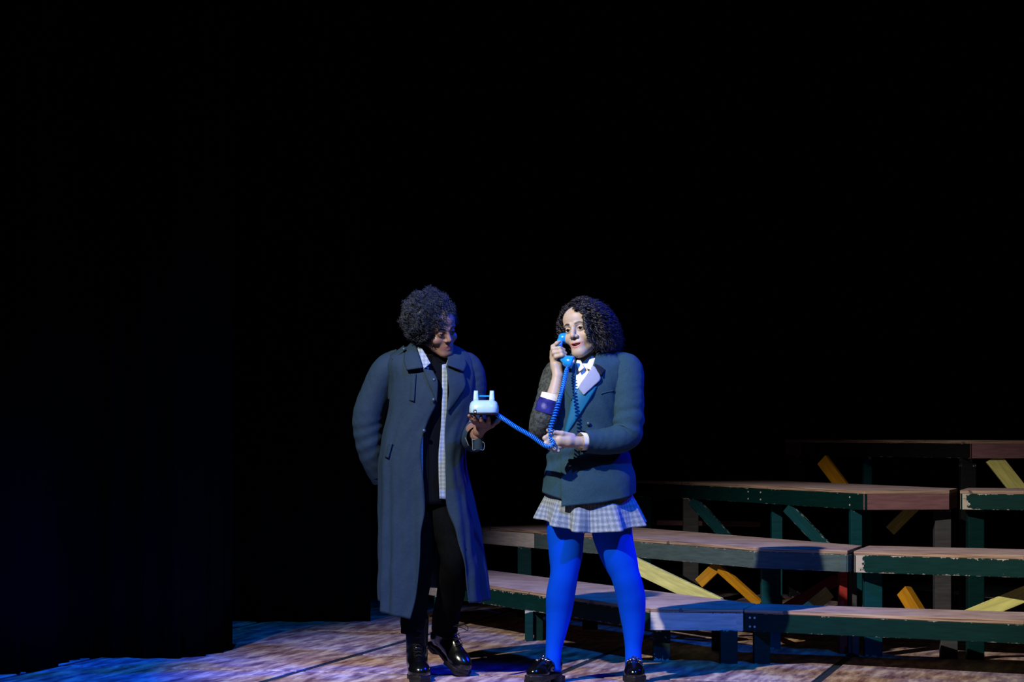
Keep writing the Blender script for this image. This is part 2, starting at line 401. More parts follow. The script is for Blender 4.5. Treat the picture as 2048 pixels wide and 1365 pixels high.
def drape(name, line, ztop, zbot, mat, label, amp=.03, fold=.16, seed=0, n=None):
    # hanging cloth with deep folds along a plan line
    r = np.random.default_rng(seed); line = np.asarray(line, float)
    k = np.r_[0, np.cumsum(np.linalg.norm(np.diff(line, axis=0), axis=1))]; n = n or int(k[-1]/.022); s = np.linspace(0, k[-1], n)
    c = hermite(s, k, line); t = np.gradient(c, axis=0); t /= np.linalg.norm(t, axis=1)[:, None]; nn = np.stack([-t[:, 1], t[:, 0]], 1)
    ph = s/fold*2*np.pi+.8*np.sin(s*2.1+seed)+.5*np.sin(s*5.3); zs = np.linspace(zbot, ztop, 24); rows = []
    for i, z in enumerate(zs):
        a = amp*(1-.35*i/23); d = a*np.sin(ph+.25*np.sin(z*1.1))+.4*a*np.sin(2*ph+z*.5)
        rows.append(np.column_stack([c+nn*d[:, None], np.full(n, z)]))
    v = np.vstack(rows); f = [[i*n+j, i*n+j+1, (i+1)*n+j+1, (i+1)*n+j] for i in range(23) for j in range(n-1)]
    o = solidify(mesh_obj(name, v, f, mat), .006); return tag(o, label, 'curtain')
drape('backdrop_curtain', [(-7.5, 7.6), (0, 7.75), (7.5, 7.6)], 7.2, 0.0, M['backdrop'], 'plain black backdrop curtain closing the rear of the stage behind the bleachers', .05, .3, 3)
drape('midstage_curtain', [(-6.5, 3.75), (-3.2, 3.72), (-1.9, 3.72), (-1.62, 3.66), (-.86, 3.66)], 7.0, 0.0, M['backdrop'], 'black masking curtain across the rear left of the stage, ending at the lowest bench', .03, .22, 5)
drape('wing_curtain', [(-6.0, -.75), (-3.6, -.45), (-2.72, -.1), (-2.33, .35), (-2.1, 1.16), (-1.74, 1.10), (-1.53, 1.45), (-1.50, 1.75)], 7.0, 0.0, M['curtain'],
      'black velour wing curtain with soft vertical folds hanging beside the coated actor', .022, .17, 9)

# ------------------------------------------------------------------ bleachers
def prism_top(name, poly, z, th, parent):
    n = len(poly); v = [(x, y, z) for x, y in poly]+[(x, y, z-th) for x, y in poly]
    f = [list(range(n)), list(range(2*n-1, n-1, -1))]+[[i, i+n, (i+1) % n+n, (i+1) % n] for i in range(n)]
    o = mesh_obj(name, v, f, [M['top'], M['edge']], parent, False, [0, 1]+[1]*n)
    a = sum(poly[i][0]*poly[(i+1) % n][1]-poly[(i+1) % n][0]*poly[i][1] for i in range(n))
    if a < 0: o.data.flip_normals()
    return bevel(o, .0025, 1)
TH, FH, FT = .020, .090, .038
def bench(label, z, poly, fascias, posts, extra=(), screws=()):
    """poly: plan outline; fascias: (p, q, material) along visible edges; posts: (x, y, width, depth, material)"""
    c = np.mean(np.asarray(poly), 0); t = empty('bleacher_bench', (c[0], c[1], 0)); tag(t, label, 'bench', 'stepped plywood bleacher benches')
    prism_top('seat_board', poly, z, TH, t); cen = np.array([c[0], c[1]])
    for p, q, m in fascias:
        p = np.asarray(p, float); q = np.asarray(q, float); a = (q-p)/np.linalg.norm(q-p); nrm = np.array([-a[1], a[0]])
        if nrm @ (cen-(p+q)/2) < 0: nrm = -nrm
        p2 = p+nrm*(FT/2+.003); q2 = q+nrm*(FT/2+.003); zz = z-TH-FH/2
        bar('fascia_board', (p2[0], p2[1], zz), (q2[0], q2[1], zz), FH, FT, M[m], t)
    for p, q, u in screws:
        p = np.asarray(p, float); q = np.asarray(q, float); a = (q-p)/np.linalg.norm(q-p); nrm = np.array([-a[1], a[0]])
        if nrm @ (cen-(p+q)/2) > 0: nrm = -nrm
        s0 = p+(q-p)*u
        for dz in (.022, .066):
            k = np.array([s0[0], s0[1], z-TH-dz]); n3 = np.array([nrm[0], nrm[1], 0]); vv, ff = tube_vf([k-n3*.010, k+n3*.0005], .0055, 10); mesh_obj('screw', vv, ff, M['white_paint'], t, False)
    for x, y, wd, dp, m in posts:
        h = z-TH-.002 if wd < .03 else z-TH-FH+.004
        vv, ff = box_vf((0, 0, 0), wd, dp, h); o = mesh_obj('post', vv, ff, M[m], t, False); o.matrix_basis = Matrix.Translation((x, y, h/2)); bevel(o)
    for p, q, wd, th, m in extra: bar('brace', p, q, wd, th, M[m], t, up=(.1, 0, 1) if abs(q[2]-p[2]) < .9*np.linalg.norm(np.array(q)-np.array(p)) else (1, 0, 0))
    return t
def lerp2(p, q, t): return (p[0]+(q[0]-p[0])*t, p[1]+(q[1]-p[1])*t)
def gxy(px, py, z): g = G(px, py, z); return (g[0], g[1])
def atx(px, d): return ((px-1024)*d/FPX, d-CAM_D)
Z1, Z2, Z3, Z4 = .272, .544, .822, 1.10
# lowest tier, long left unit with a cut front corner
a0, a1, a2, a3 = atx(832, 15.82), gxy(1300, 1217, Z1), gxy(1486, 1219, Z1), gxy(1512, 1208, Z1)
a4 = (a3[0]-1.44*.97, a3[1]+3.3*.97)
w0 = lerp2(a0, a1, .105)
bench('lowest bleacher bench with worn green front and a white cut corner', Z1, [a0, a1, a2, a3, a4],
      [(a0, w0, 'white_paint'), (w0, a1, 'green_worn'), (a1, a2, 'white_paint'), (a2, a3, 'white_paint'), (a4, a0, 'green')],
      [(*atx(877, 15.55), .05, .09, 'green'), (*atx(1058, 14.22), .045, .09, 'green_worn'), (*atx(1077, 14.26), .05, .07, 'green'),
       (*atx(1323, 12.99), .085, .085, 'speck'), (*atx(1457, 12.84), .085, .085, 'green'), (*atx(1180, 15.05), .09, .05, 'greypost'),
       (*atx(1440, 13.6), .085, .06, 'green')])
b0, b1 = (a2[0]+.006, a2[1]+.004), (3.35, a2[1]-(3.35-a2[0])*.63)
b2, b3 = (3.6, a3[1]-(3.6-a3[0])*.5), (a3[0]+.006, a3[1])
bench('lowest bleacher bench with plain dark green front, butting the white cut corner', Z1, [b0, b1, b2, b3],
      [(b0, b1, 'green'), (b3, b0, 'green'), (b1, b2, 'green')],
      [(*atx(1523, 12.83), .08, .085, 'green'), (*atx(1897, 13.1), .085, .06, 'greypost'), (*atx(1950, 13.06), .085, .06, 'green'), (*atx(1710, 13.22), .035, .06, 'greypost'), (*atx(2085, 12.12), .09, .09, 'green')], (), [(b0, b1, .012), (b0, b1, .022)])
# second tier
c0_, c1, c2, c3 = atx(905, 16.98), (1.27, 13.58), (1.715, 13.19), (1.87, 13.78)
fix = lambda p: (p[0], p[1]-CAM_D)
c1, c2, c3 = fix(c1), fix(c2), fix(c3); c4 = (c3[0]-1.95, c3[1]+4.76)
w1 = lerp2(c0_, c1, .315)
bench('second tier bench with off-white end and long grey-green front', Z2, [c0_, c1, c2, c3, c4],
      [(c0_, w1, 'white_paint'), (w1, c1, 'grey'), (c1, c2, 'grey'), (c2, c3, 'grey')],
      [(*atx(1049, 16.05), .085, .09, 'green'), (*atx(1541, 13.72), .1, .09, 'teal'), (*atx(1685, 13.42), .04, .09, 'red'), (*atx(1703, 13.46), .045, .09, 'greypost'), (*atx(960, 18.0), .09, .09, 'green')],
      [(P(1262, 1127, 2.35), P(1440, 1212, 1.95), .085, .03, 'yellow'),
       (P(1398, 1168, 2.08), P(1442, 1126, 2.05), .06, .03, 'orange'), (P(1440, 1138, 2.0), P(1522, 1212, 1.72), .045, .03, 'orange'),
       (P(1606, 1228, 1.52), P(1660, 1184, 1.50), .07, .035, 'yellow'), (P(1566, 1222, 2.0), P(1672, 1160, 1.75), .06, .03, 'red')])
e0, e1 = (1.742, 13.15-CAM_D), (3.6, 13.15-CAM_D-(3.6-1.742)*.62); e3 = (1.905, 13.78-CAM_D); e2 = (3.9, 13.78-CAM_D-(3.9-1.905)*.57)
we = lerp2(e0, e1, .018)
bench('second tier bench with chipped dark green front and pale worn corner', Z2, [e0, e1, e2, e3],
      [(e0, e1, 'green_end'), (e3, e0, 'green'), (e1, e2, 'green')],
      [(*atx(1745, 13.25), .09, .09, 'teal'), (*atx(2100, 12.75), .09, .09, 'green')],
      [(P(1808, 1182, 1.12), P(1850, 1250, 1.0), .07, .05, 'orange'), (P(1935, 1236, .98), P(2120, 1160, .85), .08, .03, 'yellow')])
# third tier
g0, g1 = (1.124, 17.06-CAM_D), (1.98, 14.5-CAM_D); g2, g3 = (2.473, 14.58-CAM_D), (2.60, 15.05-CAM_D); g4 = (1.72, 17.7-CAM_D)
bench('third tier bench with dark green front and dusty pink cut corner', Z3, [g0, g1, g2, g3, g4],
      [(g0, g1, 'green'), (g1, g2, 'pink'), (g2, g3, 'pink')],
      [(*atx(1381, 17.0), .10, .09, 'greypost'), (*atx(1553, 15.95), .065, .09, 'teal'), (*atx(1711, 14.72), .065, .09, 'teal'), (*atx(1884, 14.72), .09, .09, 'greypost')],
      [(P(1385, 1000, 4.9), P(1465, 1088, 4.75), .07, .03, 'teal'), (P(1575, 1015, 3.5), P(1668, 1112, 3.3), .07, .03, 'teal'), (P(1780, 1062, 4.1), P(1830, 1012, 4.1), .07, .03, 'yellow'), (P(1290, 1046, 5.75), P(1515, 1049, 5.3), .035, .09, 'pink')], [(g0, g1, .40), (g0, g1, .47), (g0, g1, .93)])
h0 = (.70, 17.9-CAM_D)
bench('short third tier bench with mauve and black scuffed front, behind the blazer', Z3, [h0, (1.118, 17.08-CAM_D), (1.70, 17.75-CAM_D), (1.25, 18.5-CAM_D)],
      [(h0, (1.118, 17.08-CAM_D), 'blackpaint')], [(*atx(1288, 17.55), .09, .09, 'teal'), (1.25, 18.2-CAM_D, .09, .09, 'green')])
i0, i1 = (2.535, 14.60-CAM_D), (4.3, 13.7-CAM_D)
bench('third tier bench with dark green front and white scuffed end', Z3, [i0, i1, (4.6, 14.3-CAM_D), (2.69, 15.22-CAM_D)],
      [(i0, i1, 'green_end'), ((2.69, 15.22-CAM_D), i0, 'green')],
      [(*atx(1950, 14.72), .09, .09, 'green'), (4.0, 13.95-CAM_D, .09, .09, 'green')])
# top tier
j0, j1, j2 = (1.90, 17.98-CAM_D), (2.79, 15.70-CAM_D), (4.2, 15.74-CAM_D)
wj = lerp2(j0, j1, .10)
bench('highest bleacher bench with black front and pink boards at both ends', Z4, [j0, j1, j2, (4.3, 16.4-CAM_D), (3.25, 16.4-CAM_D), (2.55, 18.1-CAM_D)],
      [(j0, wj, 'pink'), (wj, j1, 'blackpaint'), (j1, j2, 'pink')],
      [(*atx(1734, 17.2), .055, .09, 'teal'), (*atx(1935, 15.85), .09, .09, 'blackpaint'), (*atx(1590, 18.0), .09, .09, 'blackpaint'), (4.05, 15.9-CAM_D, .09, .09, 'green')],
      [(P(1645, 920, 4.9), P(1712, 1010, 4.7), .085, .03, 'orange'), (P(1985, 915, 3.75), P(2060, 1010, 3.75), .1, .03, 'yellow')])

# ================================================================== people
def rot(yaw, pitch, roll):
    return np.array((Matrix.Rotation(math.radians(yaw), 3, 'Z') @ Matrix.Rotation(math.radians(pitch), 3, 'X') @ Matrix.Rotation(math.radians(roll), 3, 'Y')))
def head_vf(C, R, S, neck, skin, lip, brow, smile, female, h=.0023):
    """head in its own axes (face towards -y), melted with the neck; returns world verts, faces, colours"""
    C = np.asarray(C); toL = lambda p: ((np.asarray(p)-C)@R)/S
    nk = [toL(p) for p in neck[0]]; nr = [r/S for r in neck[1]]
    jw = .046 if female else .055
    def fn(p):
        d = sdf_ell(p, (0, .014, .028), (.073, .094, .086))
        d = smin(d, sdf_ell(p, (0, -.052, .045), (.060, .042, .05)), .03)
        d = smin(d, sdf_ell(p, (0, -.036, -.045), (.052 if female else .056, .056, .068)), .03)
        d = smin(d, sdf_ell(p, (0, -.078, -.101), (.022, .018, .016)), .035)
        for s in (-1, 1):
            d = smin(d, sdf_cone(p, (s*jw, -.004, -.066), (s*.014, -.074, -.102), .014, .013), .03)
            d = smin(d, sdf_ell(p, (s*.042, -.066, -.034), (.025, .022, .023) if female else (.022, .020, .019)), .022)
            d = smin(d, sdf_cone(p, (s*.012, -.092, .020), (s*.046, -.078, .021), .0065, .0055), .014)
            d = smax(d, -sdf_ell(p, (s*.031, -.104, .001), (.019, .016, .0115)), .012)
            lid = sdf_ell(p, (s*.031, -.0795, 0), (.0150, .0142, .0142)); d = smin(d, lid, .005)
            d = smax(d, -sdf_ell(p, (s*.031, -.096, -.0014), (.0130, .012, .0031 if female else .0015)), .0015)
            d = smin(d, sdf_ell(p, (s*.077, .014, -.012), (.007, .017, .030)), .010)
        d = smin(d, sdf_cone(p, (0, -.090, .012), (0, -.109, -.028), .0070, .0112), .014)
        for s in (-1, 1):
            d = smin(d, sdf_ell(p, (s*.0132, -.099, -.033), (.0086, .0092, .0072)), .006)
            d = smax(d, -sdf_ell(p, (s*.0062, -.106, -.0402), (.0036, .005, .0034)), .002)
        d = smin(d, sdf_ell(p, (0, -.079, -.066), (.029, .020, .023)), .016)
        up = .006*smile; mw = .026+.005*smile
        for s in (-1, 1):
            d = smin(d, sdf_cone(p, (s*mw, -.081, -.0670+up), (s*.007, -.0975, -.0605), .0026, .0038), .004)
            d = smin(d, sdf_cone(p, (s*(mw-.002), -.081, -.0690+up), (s*.004, -.0955, -.0785), .0028, .0052), .004)
        if female:                                        # parted, smiling mouth
            p2 = p.copy(); p2[..., 2] -= up*(p[..., 0]/mw)**2; d = smax(d, -sdf_ell(p2, (0, -.098, -.0688), (.0235, .024, .0052)), .0015)
        else:
            for s in (-1, 1): d = smax(d, -(sdf_cone(p, (s*(mw-.002), -.094, -.0680+up), (0, -.106, -.0690), .0008, .0009)), .002)
        for i in range(len(nk)-1): d = smin(d, sdf_cone(p, nk[i], nk[i+1], nr[i], nr[i+1]), .03)
        return d
    nb = np.array(nk); lo = np.minimum([-.095, -.135, -.13], nb.min(0)-.065); hi = np.maximum([.095, .12, .125], nb.max(0)+.065)
    V, F = surface_nets(fn, lo, hi, h)
    x, y, z = V[:, 0], V[:, 1], V[:, 2]; ax = np.abs(x); n = len(V)
    col = np.tile(np.array(skin), (n, 1))
    def blend(m, c):
        m = np.clip(m, 0, 1)[:, None]; col[:] = col*(1-m)+np.array(c)*m
    blend(.28*np.exp(-(((ax-.045)/.018)**2+((z+.03)/.018)**2))*(y < -.04), [skin[0]*.9, skin[1]*.62, skin[2]*.6])
    up = .006*smile; mw = .029+.005*smile; q_ = (ax/mw)**2
    lm = np.clip(np.minimum(-.0570+(up-.008)*q_-z, z+.0840-(up+.015)*q_)/.002+.5, 0, 1)*(ax < mw)*(y < -.074)
    blend(lm*.9, lip)
    if female:
        blend(((ax < .023) & (np.abs(z+.0688-up*q_) < .0050) & (y > -.091))*.95, [.10, .03, .03])
    bz = .0220+.004*np.sin(np.clip((ax-.012)/.04, 0, 1)*np.pi)-.004*np.clip((ax-.035)/.02, 0, 1)
    bw = .0062*(1-.55*np.clip((ax-.03)/.025, 0, 1))*np.clip((ax-.009)/.006, 0, 1)*np.clip((.056-ax)/.008, 0, 1)
    blend(np.clip((bw-np.abs(z-bz))/.0022, 0, 1)*(y < -.05)*.95, brow)
    blend((np.abs(z-.0042+.0030*((ax-.031)/.013)**2) < .0021)*(np.abs(ax-.031) < .0145)*(y < -.08)*.9, [.02, .015, .015])
    W = (V*S)@R.T+C
    return W, F, col
def eyes(C, R, S, look, parent):
    for s in (-1, 1):
        for nm, rad, mat, off in (('eyeball', .0124, M['eye'], 0), ('iris', .0064, M['iris'], 1)):
            th = np.linspace(0, np.pi, 10)[1:-1]; ph = np.linspace(0, 2*np.pi, 16, endpoint=False)
            v = np.array([(np.sin(a)*np.cos(b), np.sin(a)*np.sin(b), np.cos(a)) for a in th for b in ph])
            c = np.array([s*.031, -.0795, 0])
            if off: v = v*[.0074, .0024, .0074]; c = c+np.array([look[0], -.0118, look[1]])
            else: v = v*rad
            n = 16; f = [[i*n+j, i*n+(j+1) % n, (i+1)*n+(j+1) % n, (i+1)*n+j] for i in range(7) for j in range(n)]
            f += [list(range(n))[::-1], [7*n+j for j in range(n)]]
            mesh_obj(nm, ((v+c)*S)@R.T+np.asarray(C), f, mat, parent)
def skin_chains(chains, h, k, skin, tint=None):
    fn, lo, hi = chain_sdf(chains, k); V, F = surface_nets(fn, lo, hi, h)
    return V, F, np.tile(np.array(skin), (len(V), 1))
def join_skin(name, parts, parent=None):
    vs, fs, cs, n = [], [], [], 0
    for v, f, c in parts: vs.append(v); fs.append(np.asarray(f)+n); cs.append(c); n += len(v)
    v = np.vstack(vs); f = np.vstack(fs); c = np.vstack(cs)
    o = mesh_obj(name, v, f, M['skin'], parent); a = o.data.color_attributes.new('Col', 'FLOAT_COLOR', 'POINT')
    a.data.foreach_set('color', np.hstack([c, np.ones((len(c), 1))]).astype(np.float32).ravel()); return o

class Shell:
    """garment surface given by silhouette rows: y, left x, right x, half depth, centre depth"""
    def __init__(s, rows, e=2.3):
        a = np.array(rows, float); s.k = a[:, 0]; s.v = a[:, 1:]; s.e = e
    def row(s, y):
        q = hermite(np.atleast_1d(np.asarray(y, float)).ravel(), s.k, s.v); d = CAM_D+q[:, 3]
        xl = (q[:, 0]-1024)*d/FPX; xr = (q[:, 1]-1024)*d/FPX
        return (xl+xr)/2, (xr-xl)/2, q[:, 2], q[:, 3]
    def front(s, px, py, off=0.0):
        cx, a, b, cy = [float(t[0]) for t in s.row(py)]; Y = cy-b
        for _ in range(4):
            X = (px-1024)*(CAM_D+Y)/FPX; q = min(abs((X-cx)/a), .995); Y = cy-b*(1-q**s.e)**(1/s.e)-off
        return P(px, py, Y)
    def pts(s, L_, off=0.0): return [s.front(x, y, off) for x, y in L_]
    def theta(s, px, py, b_front=True):
        cx, a, b, cy = s.row(py); X = (np.asarray(px)-1024)*(CAM_D+cy-b)/FPX
        q = np.clip((X-cx)/a, -.995, .995); return np.arccos(np.sign(q)*np.abs(q)**(s.e/2))
    def surf(s, py, th, disp):
        cx, a, b, cy = s.row(py.ravel()); th = th.ravel(); e = 2/s.e; c, n = np.cos(th), np.sin(th)
        x = a*np.sign(c)*np.abs(c)**e; y = b*np.sign(n)*np.abs(n)**e; r = np.hypot(x, y)+1e-6; k = 1+disp.ravel()/r
        z = CAM_H-(py.ravel()-HOR)*(CAM_D+cy)/FPX
        return np.stack([cx+x*k, cy+y*k, z], 1)
def garment(name, sh, y0, hem, o_right, o_left, mat, parent, nr=80, nc=150, disp=None, th=.004, wrap=None, uvs=None):
    c = np.linspace(0, 1, nc)[None, :]; t = np.linspace(0, 1, nr)[:, None]
    hy = hermite(c.ravel(), *hem)[None, :]; py = y0+t*(hy-y0)
    if o_right is None: T0, T1 = np.full(py.shape, -np.pi/2), np.full(py.shape, 1.5*np.pi)
    else:
        r = hermite(py.ravel(), *o_right); l = hermite(py.ravel(), *o_left)
        T0 = (-sh.theta(r, py.ravel())).reshape(py.shape); T1 = (2*np.pi-sh.theta(l, py.ravel())).reshape(py.shape)
    TH = T0+(T1-T0)*c; D = np.zeros(py.shape) if disp is None else disp(t+0*c, c+0*t, py, TH)
    v = sh.surf(py, TH, D); f = [[i*nc+j, i*nc+j+1, (i+1)*nc+j+1, (i+1)*nc+j] for i in range(nr-1) for j in range(nc-1)]
    uv = None if uvs is None else np.stack([np.broadcast_to(c*uvs[0], py.shape).ravel(), (t*uvs[1]+0*c).ravel()], 1)
    o = mesh_obj(name, v, f, mat, parent, True, None, uv); return solidify(o, th)
def vnoise(a, b, seed, f=1.0):
    r = np.random.default_rng(seed); s = 0
    for k in range(6):
        s = s+np.sin(a*r.uniform(2, 14)*f+b*r.uniform(-9, 9)+r.uniform(0, 6.3))*r.uniform(.3, 1)
    return s/3

# footwear in its own axes: x towards the toe, z up, heel at the origin
def place(o, M4):
    o.data.transform(M4); o.data.update(); return o
def shoe_matrix(heel, toe, roll=0.0):
    heel = Vector(heel); x = (Vector(toe)-heel).normalized(); up = Vector((0, 0, 1)); y = up.cross(x).normalized(); z = x.cross(y)
    m = Matrix((x, y, z)).transposed().to_4x4(); m.translation = heel; return m
def sole_outline(Lf, wb, wh, n=40, grow=0.0):
    pts = []
    for a in np.linspace(0, 2*np.pi, n, endpoint=False):
        u = (1-np.cos(a))/2; x = u*Lf; wd = hermite([u], [0, .12, .35, .7, .9, 1], [0.0, wh*.85, wh*.86, wb, wb*.78, 0.0])[0]
        x = x+(grow if u > .5 else -grow)*abs(2*u-1); pts.append((x, np.sign(np.sin(a))*(wd+grow*(wd > 0))))
    return pts
def extrude_outline(pts, z0, z1, bulge=.0):
    n = len(pts); v = [(x, y, z0) for x, y in pts]+[(x, y, (z0+z1)/2) for x, y in pts]+[(x, y, z1) for x, y in pts]
    f = [list(range(n))[::-1], [2*n+i for i in range(n)]]
    for k in (0, 1): f += [[k*n+i, k*n+(i+1) % n, (k+1)*n+(i+1) % n, (k+1)*n+i] for i in range(n)]
    return v, f
def boot(parent, m4, shaft_top, seedn, Lf=.30):
    b = empty('boot', m4.translation); b.parent = parent; b.matrix_parent_inverse = Matrix.Translation(-parent.location)
    inv = m4.inverted(); st = np.array(inv @ Vector(shaft_top)); ank = np.array([.075, 0, .13])
    def fn(p):
        d = sdf_ell(p, (.05, 0, .068), (.054, .040, .060)); d = smin(d, sdf_ell(p, (.232, 0, .044), (.066, .049, .046)), .03)
        d = smin(d, sdf_cone(p, (.08, 0, .075), (.21, 0, .050), .046, .042), .03); d = smin(d, sdf_cone(p, ank, st, .050, .055), .03)
        d = smin(d, sdf_cone(p, (.10, 0, .125), (.19, 0, .085), .026, .022), .02)
        return smax(d, -(p[..., 2]-.026), .004)
    V, F = surface_nets(fn, np.minimum([-.03, -.07, .0], st-.07), np.maximum([.33, .07, .2], st+.07), .0045)
    o = mesh_obj('boot_upper', V, F, M['boot'], None); place(o, m4); attach(o, b)
    v, f = extrude_outline(sole_outline(Lf, .050, .040, 44, .002), .012, .030); f2 = [(x, y) for x, y in sole_outline(Lf, .05, .04, 44, .004)]
    o = mesh_obj('sole', v, f, M['sole'], None, False); place(o, m4); attach(o, b); bevel(o, .003)
    vh, fh = extrude_outline([(x, y) for x, y in sole_outline(.095, .043, .042, 24, .003)], 0, .016); o = mesh_obj('heel', vh, fh, M['sole'], None, False); place(o, m4); attach(o, b)
    vh, fh = extrude_outline([(x+.15, y) for x, y in sole_outline(.15, .048, .046, 24, .0)], 0, .014); o = mesh_obj('tread', vh, fh, M['sole'], None, False); place(o, m4); attach(o, b)
    mb = MB()
    sx = (st-ank)/np.linalg.norm(st-ank)
    for i in range(7):
        u = i/6
        if u < .5: c = np.array([.190-.062*u*2, 0, .112+.043*u*2])
        else: c = np.array([.128, 0, .155])+sx*(u-.5)*2*.10
        for s in (-1, 1):
            v, f = tube_vf(np.array([c+[0, -.022*s, -.006], c+[.005, 0, .008], c+[-.008, .022*s, .004]]), .0022, 6); mb.add(v, f)
    o = mb.obj('laces', M['lace']); place(o, m4); attach(o, b)
    return b
def loafer(parent, m4):
    b = empty('loafer', m4.translation); b.parent = parent; b.matrix_parent_inverse = Matrix.Translation(-parent.location)
    def fn(p):
        d = sdf_ell(p, (.035, 0, .082), (.040, .033, .050)); d = smin(d, sdf_ell(p, (.195, 0, .052), (.064, .046, .044)), .03)
        d = smin(d, sdf_cone(p, (.06, 0, .075), (.17, 0, .068), .036, .036), .03); d = smin(d, sdf_ell(p, (.130, 0, .090), (.034, .034, .030)), .02)
        d = smax(d, -sdf_ell(p, (.052, 0, .125), (.056, .030, .058)), .006)
        return smax(d, -(p[..., 2]-.040), .004)
    V, F = surface_nets(fn, (-.02, -.06, .02), (.275, .06, .15), .004)
    o = mesh_obj('shoe_upper', V, F, M['loafer'], None); place(o, m4); attach(o, b)
    v, f = extrude_outline(sole_outline(.258, .048, .037, 44, .004), .022, .046); v = [(x, y, z if x > .1 else z+.0) for x, y, z in v]
    o = mesh_obj('platform_sole', v, f, M['sole'], None, False); place(o, m4); attach(o, b); bevel(o, .003)
    v, f = extrude_outline([(x+.13, y) for x, y in sole_outline(.128, .047, .045, 24, 0)], 0, .026); o = mesh_obj('tread', v, f, M['sole'], None, False); place(o, m4); attach(o, b)
    v, f = extrude_outline(sole_outline(.088, .04, .040, 24, .003), 0, .03); o = mesh_obj('heel_block', v, f, M['sole'], None, False); place(o, m4); attach(o, b)
    for i, yy in enumerate(np.linspace(-.028, .028, 5)):
        a = np.linspace(0, 2*np.pi, 17); zz = .121-abs(yy)*.45; r = np.stack([.142+.009*np.cos(a), yy+.0085*np.sin(a), zz+.003*np.cos(a*1+i*1.5)-.3*.009*np.cos(a)], 1)
        v, f = tube_vf(r, .0030, 8, False); o = mesh_obj('chain_link', v, f, M['metal'], None); place(o, m4); attach(o, b)
    return b

# ------------------------------------------------------------------ the actor in the long coat
SK1 = (.20, .115, .085)
man_o = P(865, 1362, 0)
MC = P(874, 655, -.05); MR = rot(35, 20, -15)
neck = ([P(866, 672, .02), P(862, 700, .06), P(862, 735, .05)], [.052, .055, .07])
parts = [head_vf(MC, MR, 1.0, neck, SK1, (.22, .09, .08), (.012, .01, .01), .4, False)]
pelvis = P(868, 985, .06)
body = [([P(862, 735, .05), P(864, 800, .05), P(866, 900, .06), pelvis], [.09, .115, .10, .11]),
        ([P(862, 735, .05), P(800, 738, .06), P(756, 785, .085), P(738, 845, .105), P(760, 940, .165), P(790, 950, .20)], [.08, .05, .045, .04, .032, .03]),
        ([P(862, 735, .05), P(930, 745, .03), P(944, 862, -.02), P(955, 872, -.24)], [.08, .055, .042, .028]),
        ([pelvis, P(845, 1010, .03), P(836, 1125, .0), P(833, 1290, .05)], [.09, .075, .05, .038]),
        ([pelvis, P(888, 1010, .03), P(912, 1115, -.03), P(890, 1240, .20), P(888, 1262, .24)], [.09, .075, .05, .03, .02])]
parts.append(skin_chains(body, .012, .03, SK1))
# raised palm under the telephone: fingers fan forward below its base
HY = -.27
fing = [([P(955, 872, HY+.04), P(958, 862, HY+.01), P(966, 851, HY-.01)], [.024, .026, .029]),
        ([P(960, 852, HY), P(949, 845, HY-.05), P(943, 838, HY-.09), P(938, 832, HY-.105)], [.013, .0095, .0085, .0075]),
        ([P(964, 850, HY-.01), P(956, 845, HY-.065), P(951, 840, HY-.105), P(949, 834, HY-.12)], [.013, .0098, .009, .0078]),
        ([P(970, 850, HY-.01), P(966, 846, HY-.07), P(963, 841, HY-.11), P(962, 834, HY-.125)], [.013, .0098, .009, .0078]),
        ([P(976, 850, HY-.01), P(977, 846, HY-.065), P(977, 841, HY-.10), P(977, 834, HY-.115)], [.013, .0095, .0085, .0075]),
        ([P(966, 858, HY), P(983, 851, HY-.02), P(995, 843, HY-.035), P(1001, 838, HY-.04)], [.017, .0125, .0095, .008])]
parts.append(skin_chains(fing, .0028, .009, SK1))
# the other hand is tucked behind the back
bh = [([P(760, 940, .15), P(778, 950, .19), P(800, 955, .20)], [.026, .028, .026])]+[([P(795, 948+6*i, .20), P(818, 946+8*i, .205), P(832, 952+8*i, .20)], [.011, .009, .007]) for i in range(4)]+[([P(785, 945, .185), P(800, 934, .19), P(815, 930, .19)], [.013, .010, .008])]
parts.append(skin_chains(bh, .004, .008, SK1))
man = join_skin('person', parts)
tag(man, 'person with an afro in a long dark trench coat, holding up a telephone base', 'person')
eyes(MC, MR, 1.0, (.003, -.003), man)

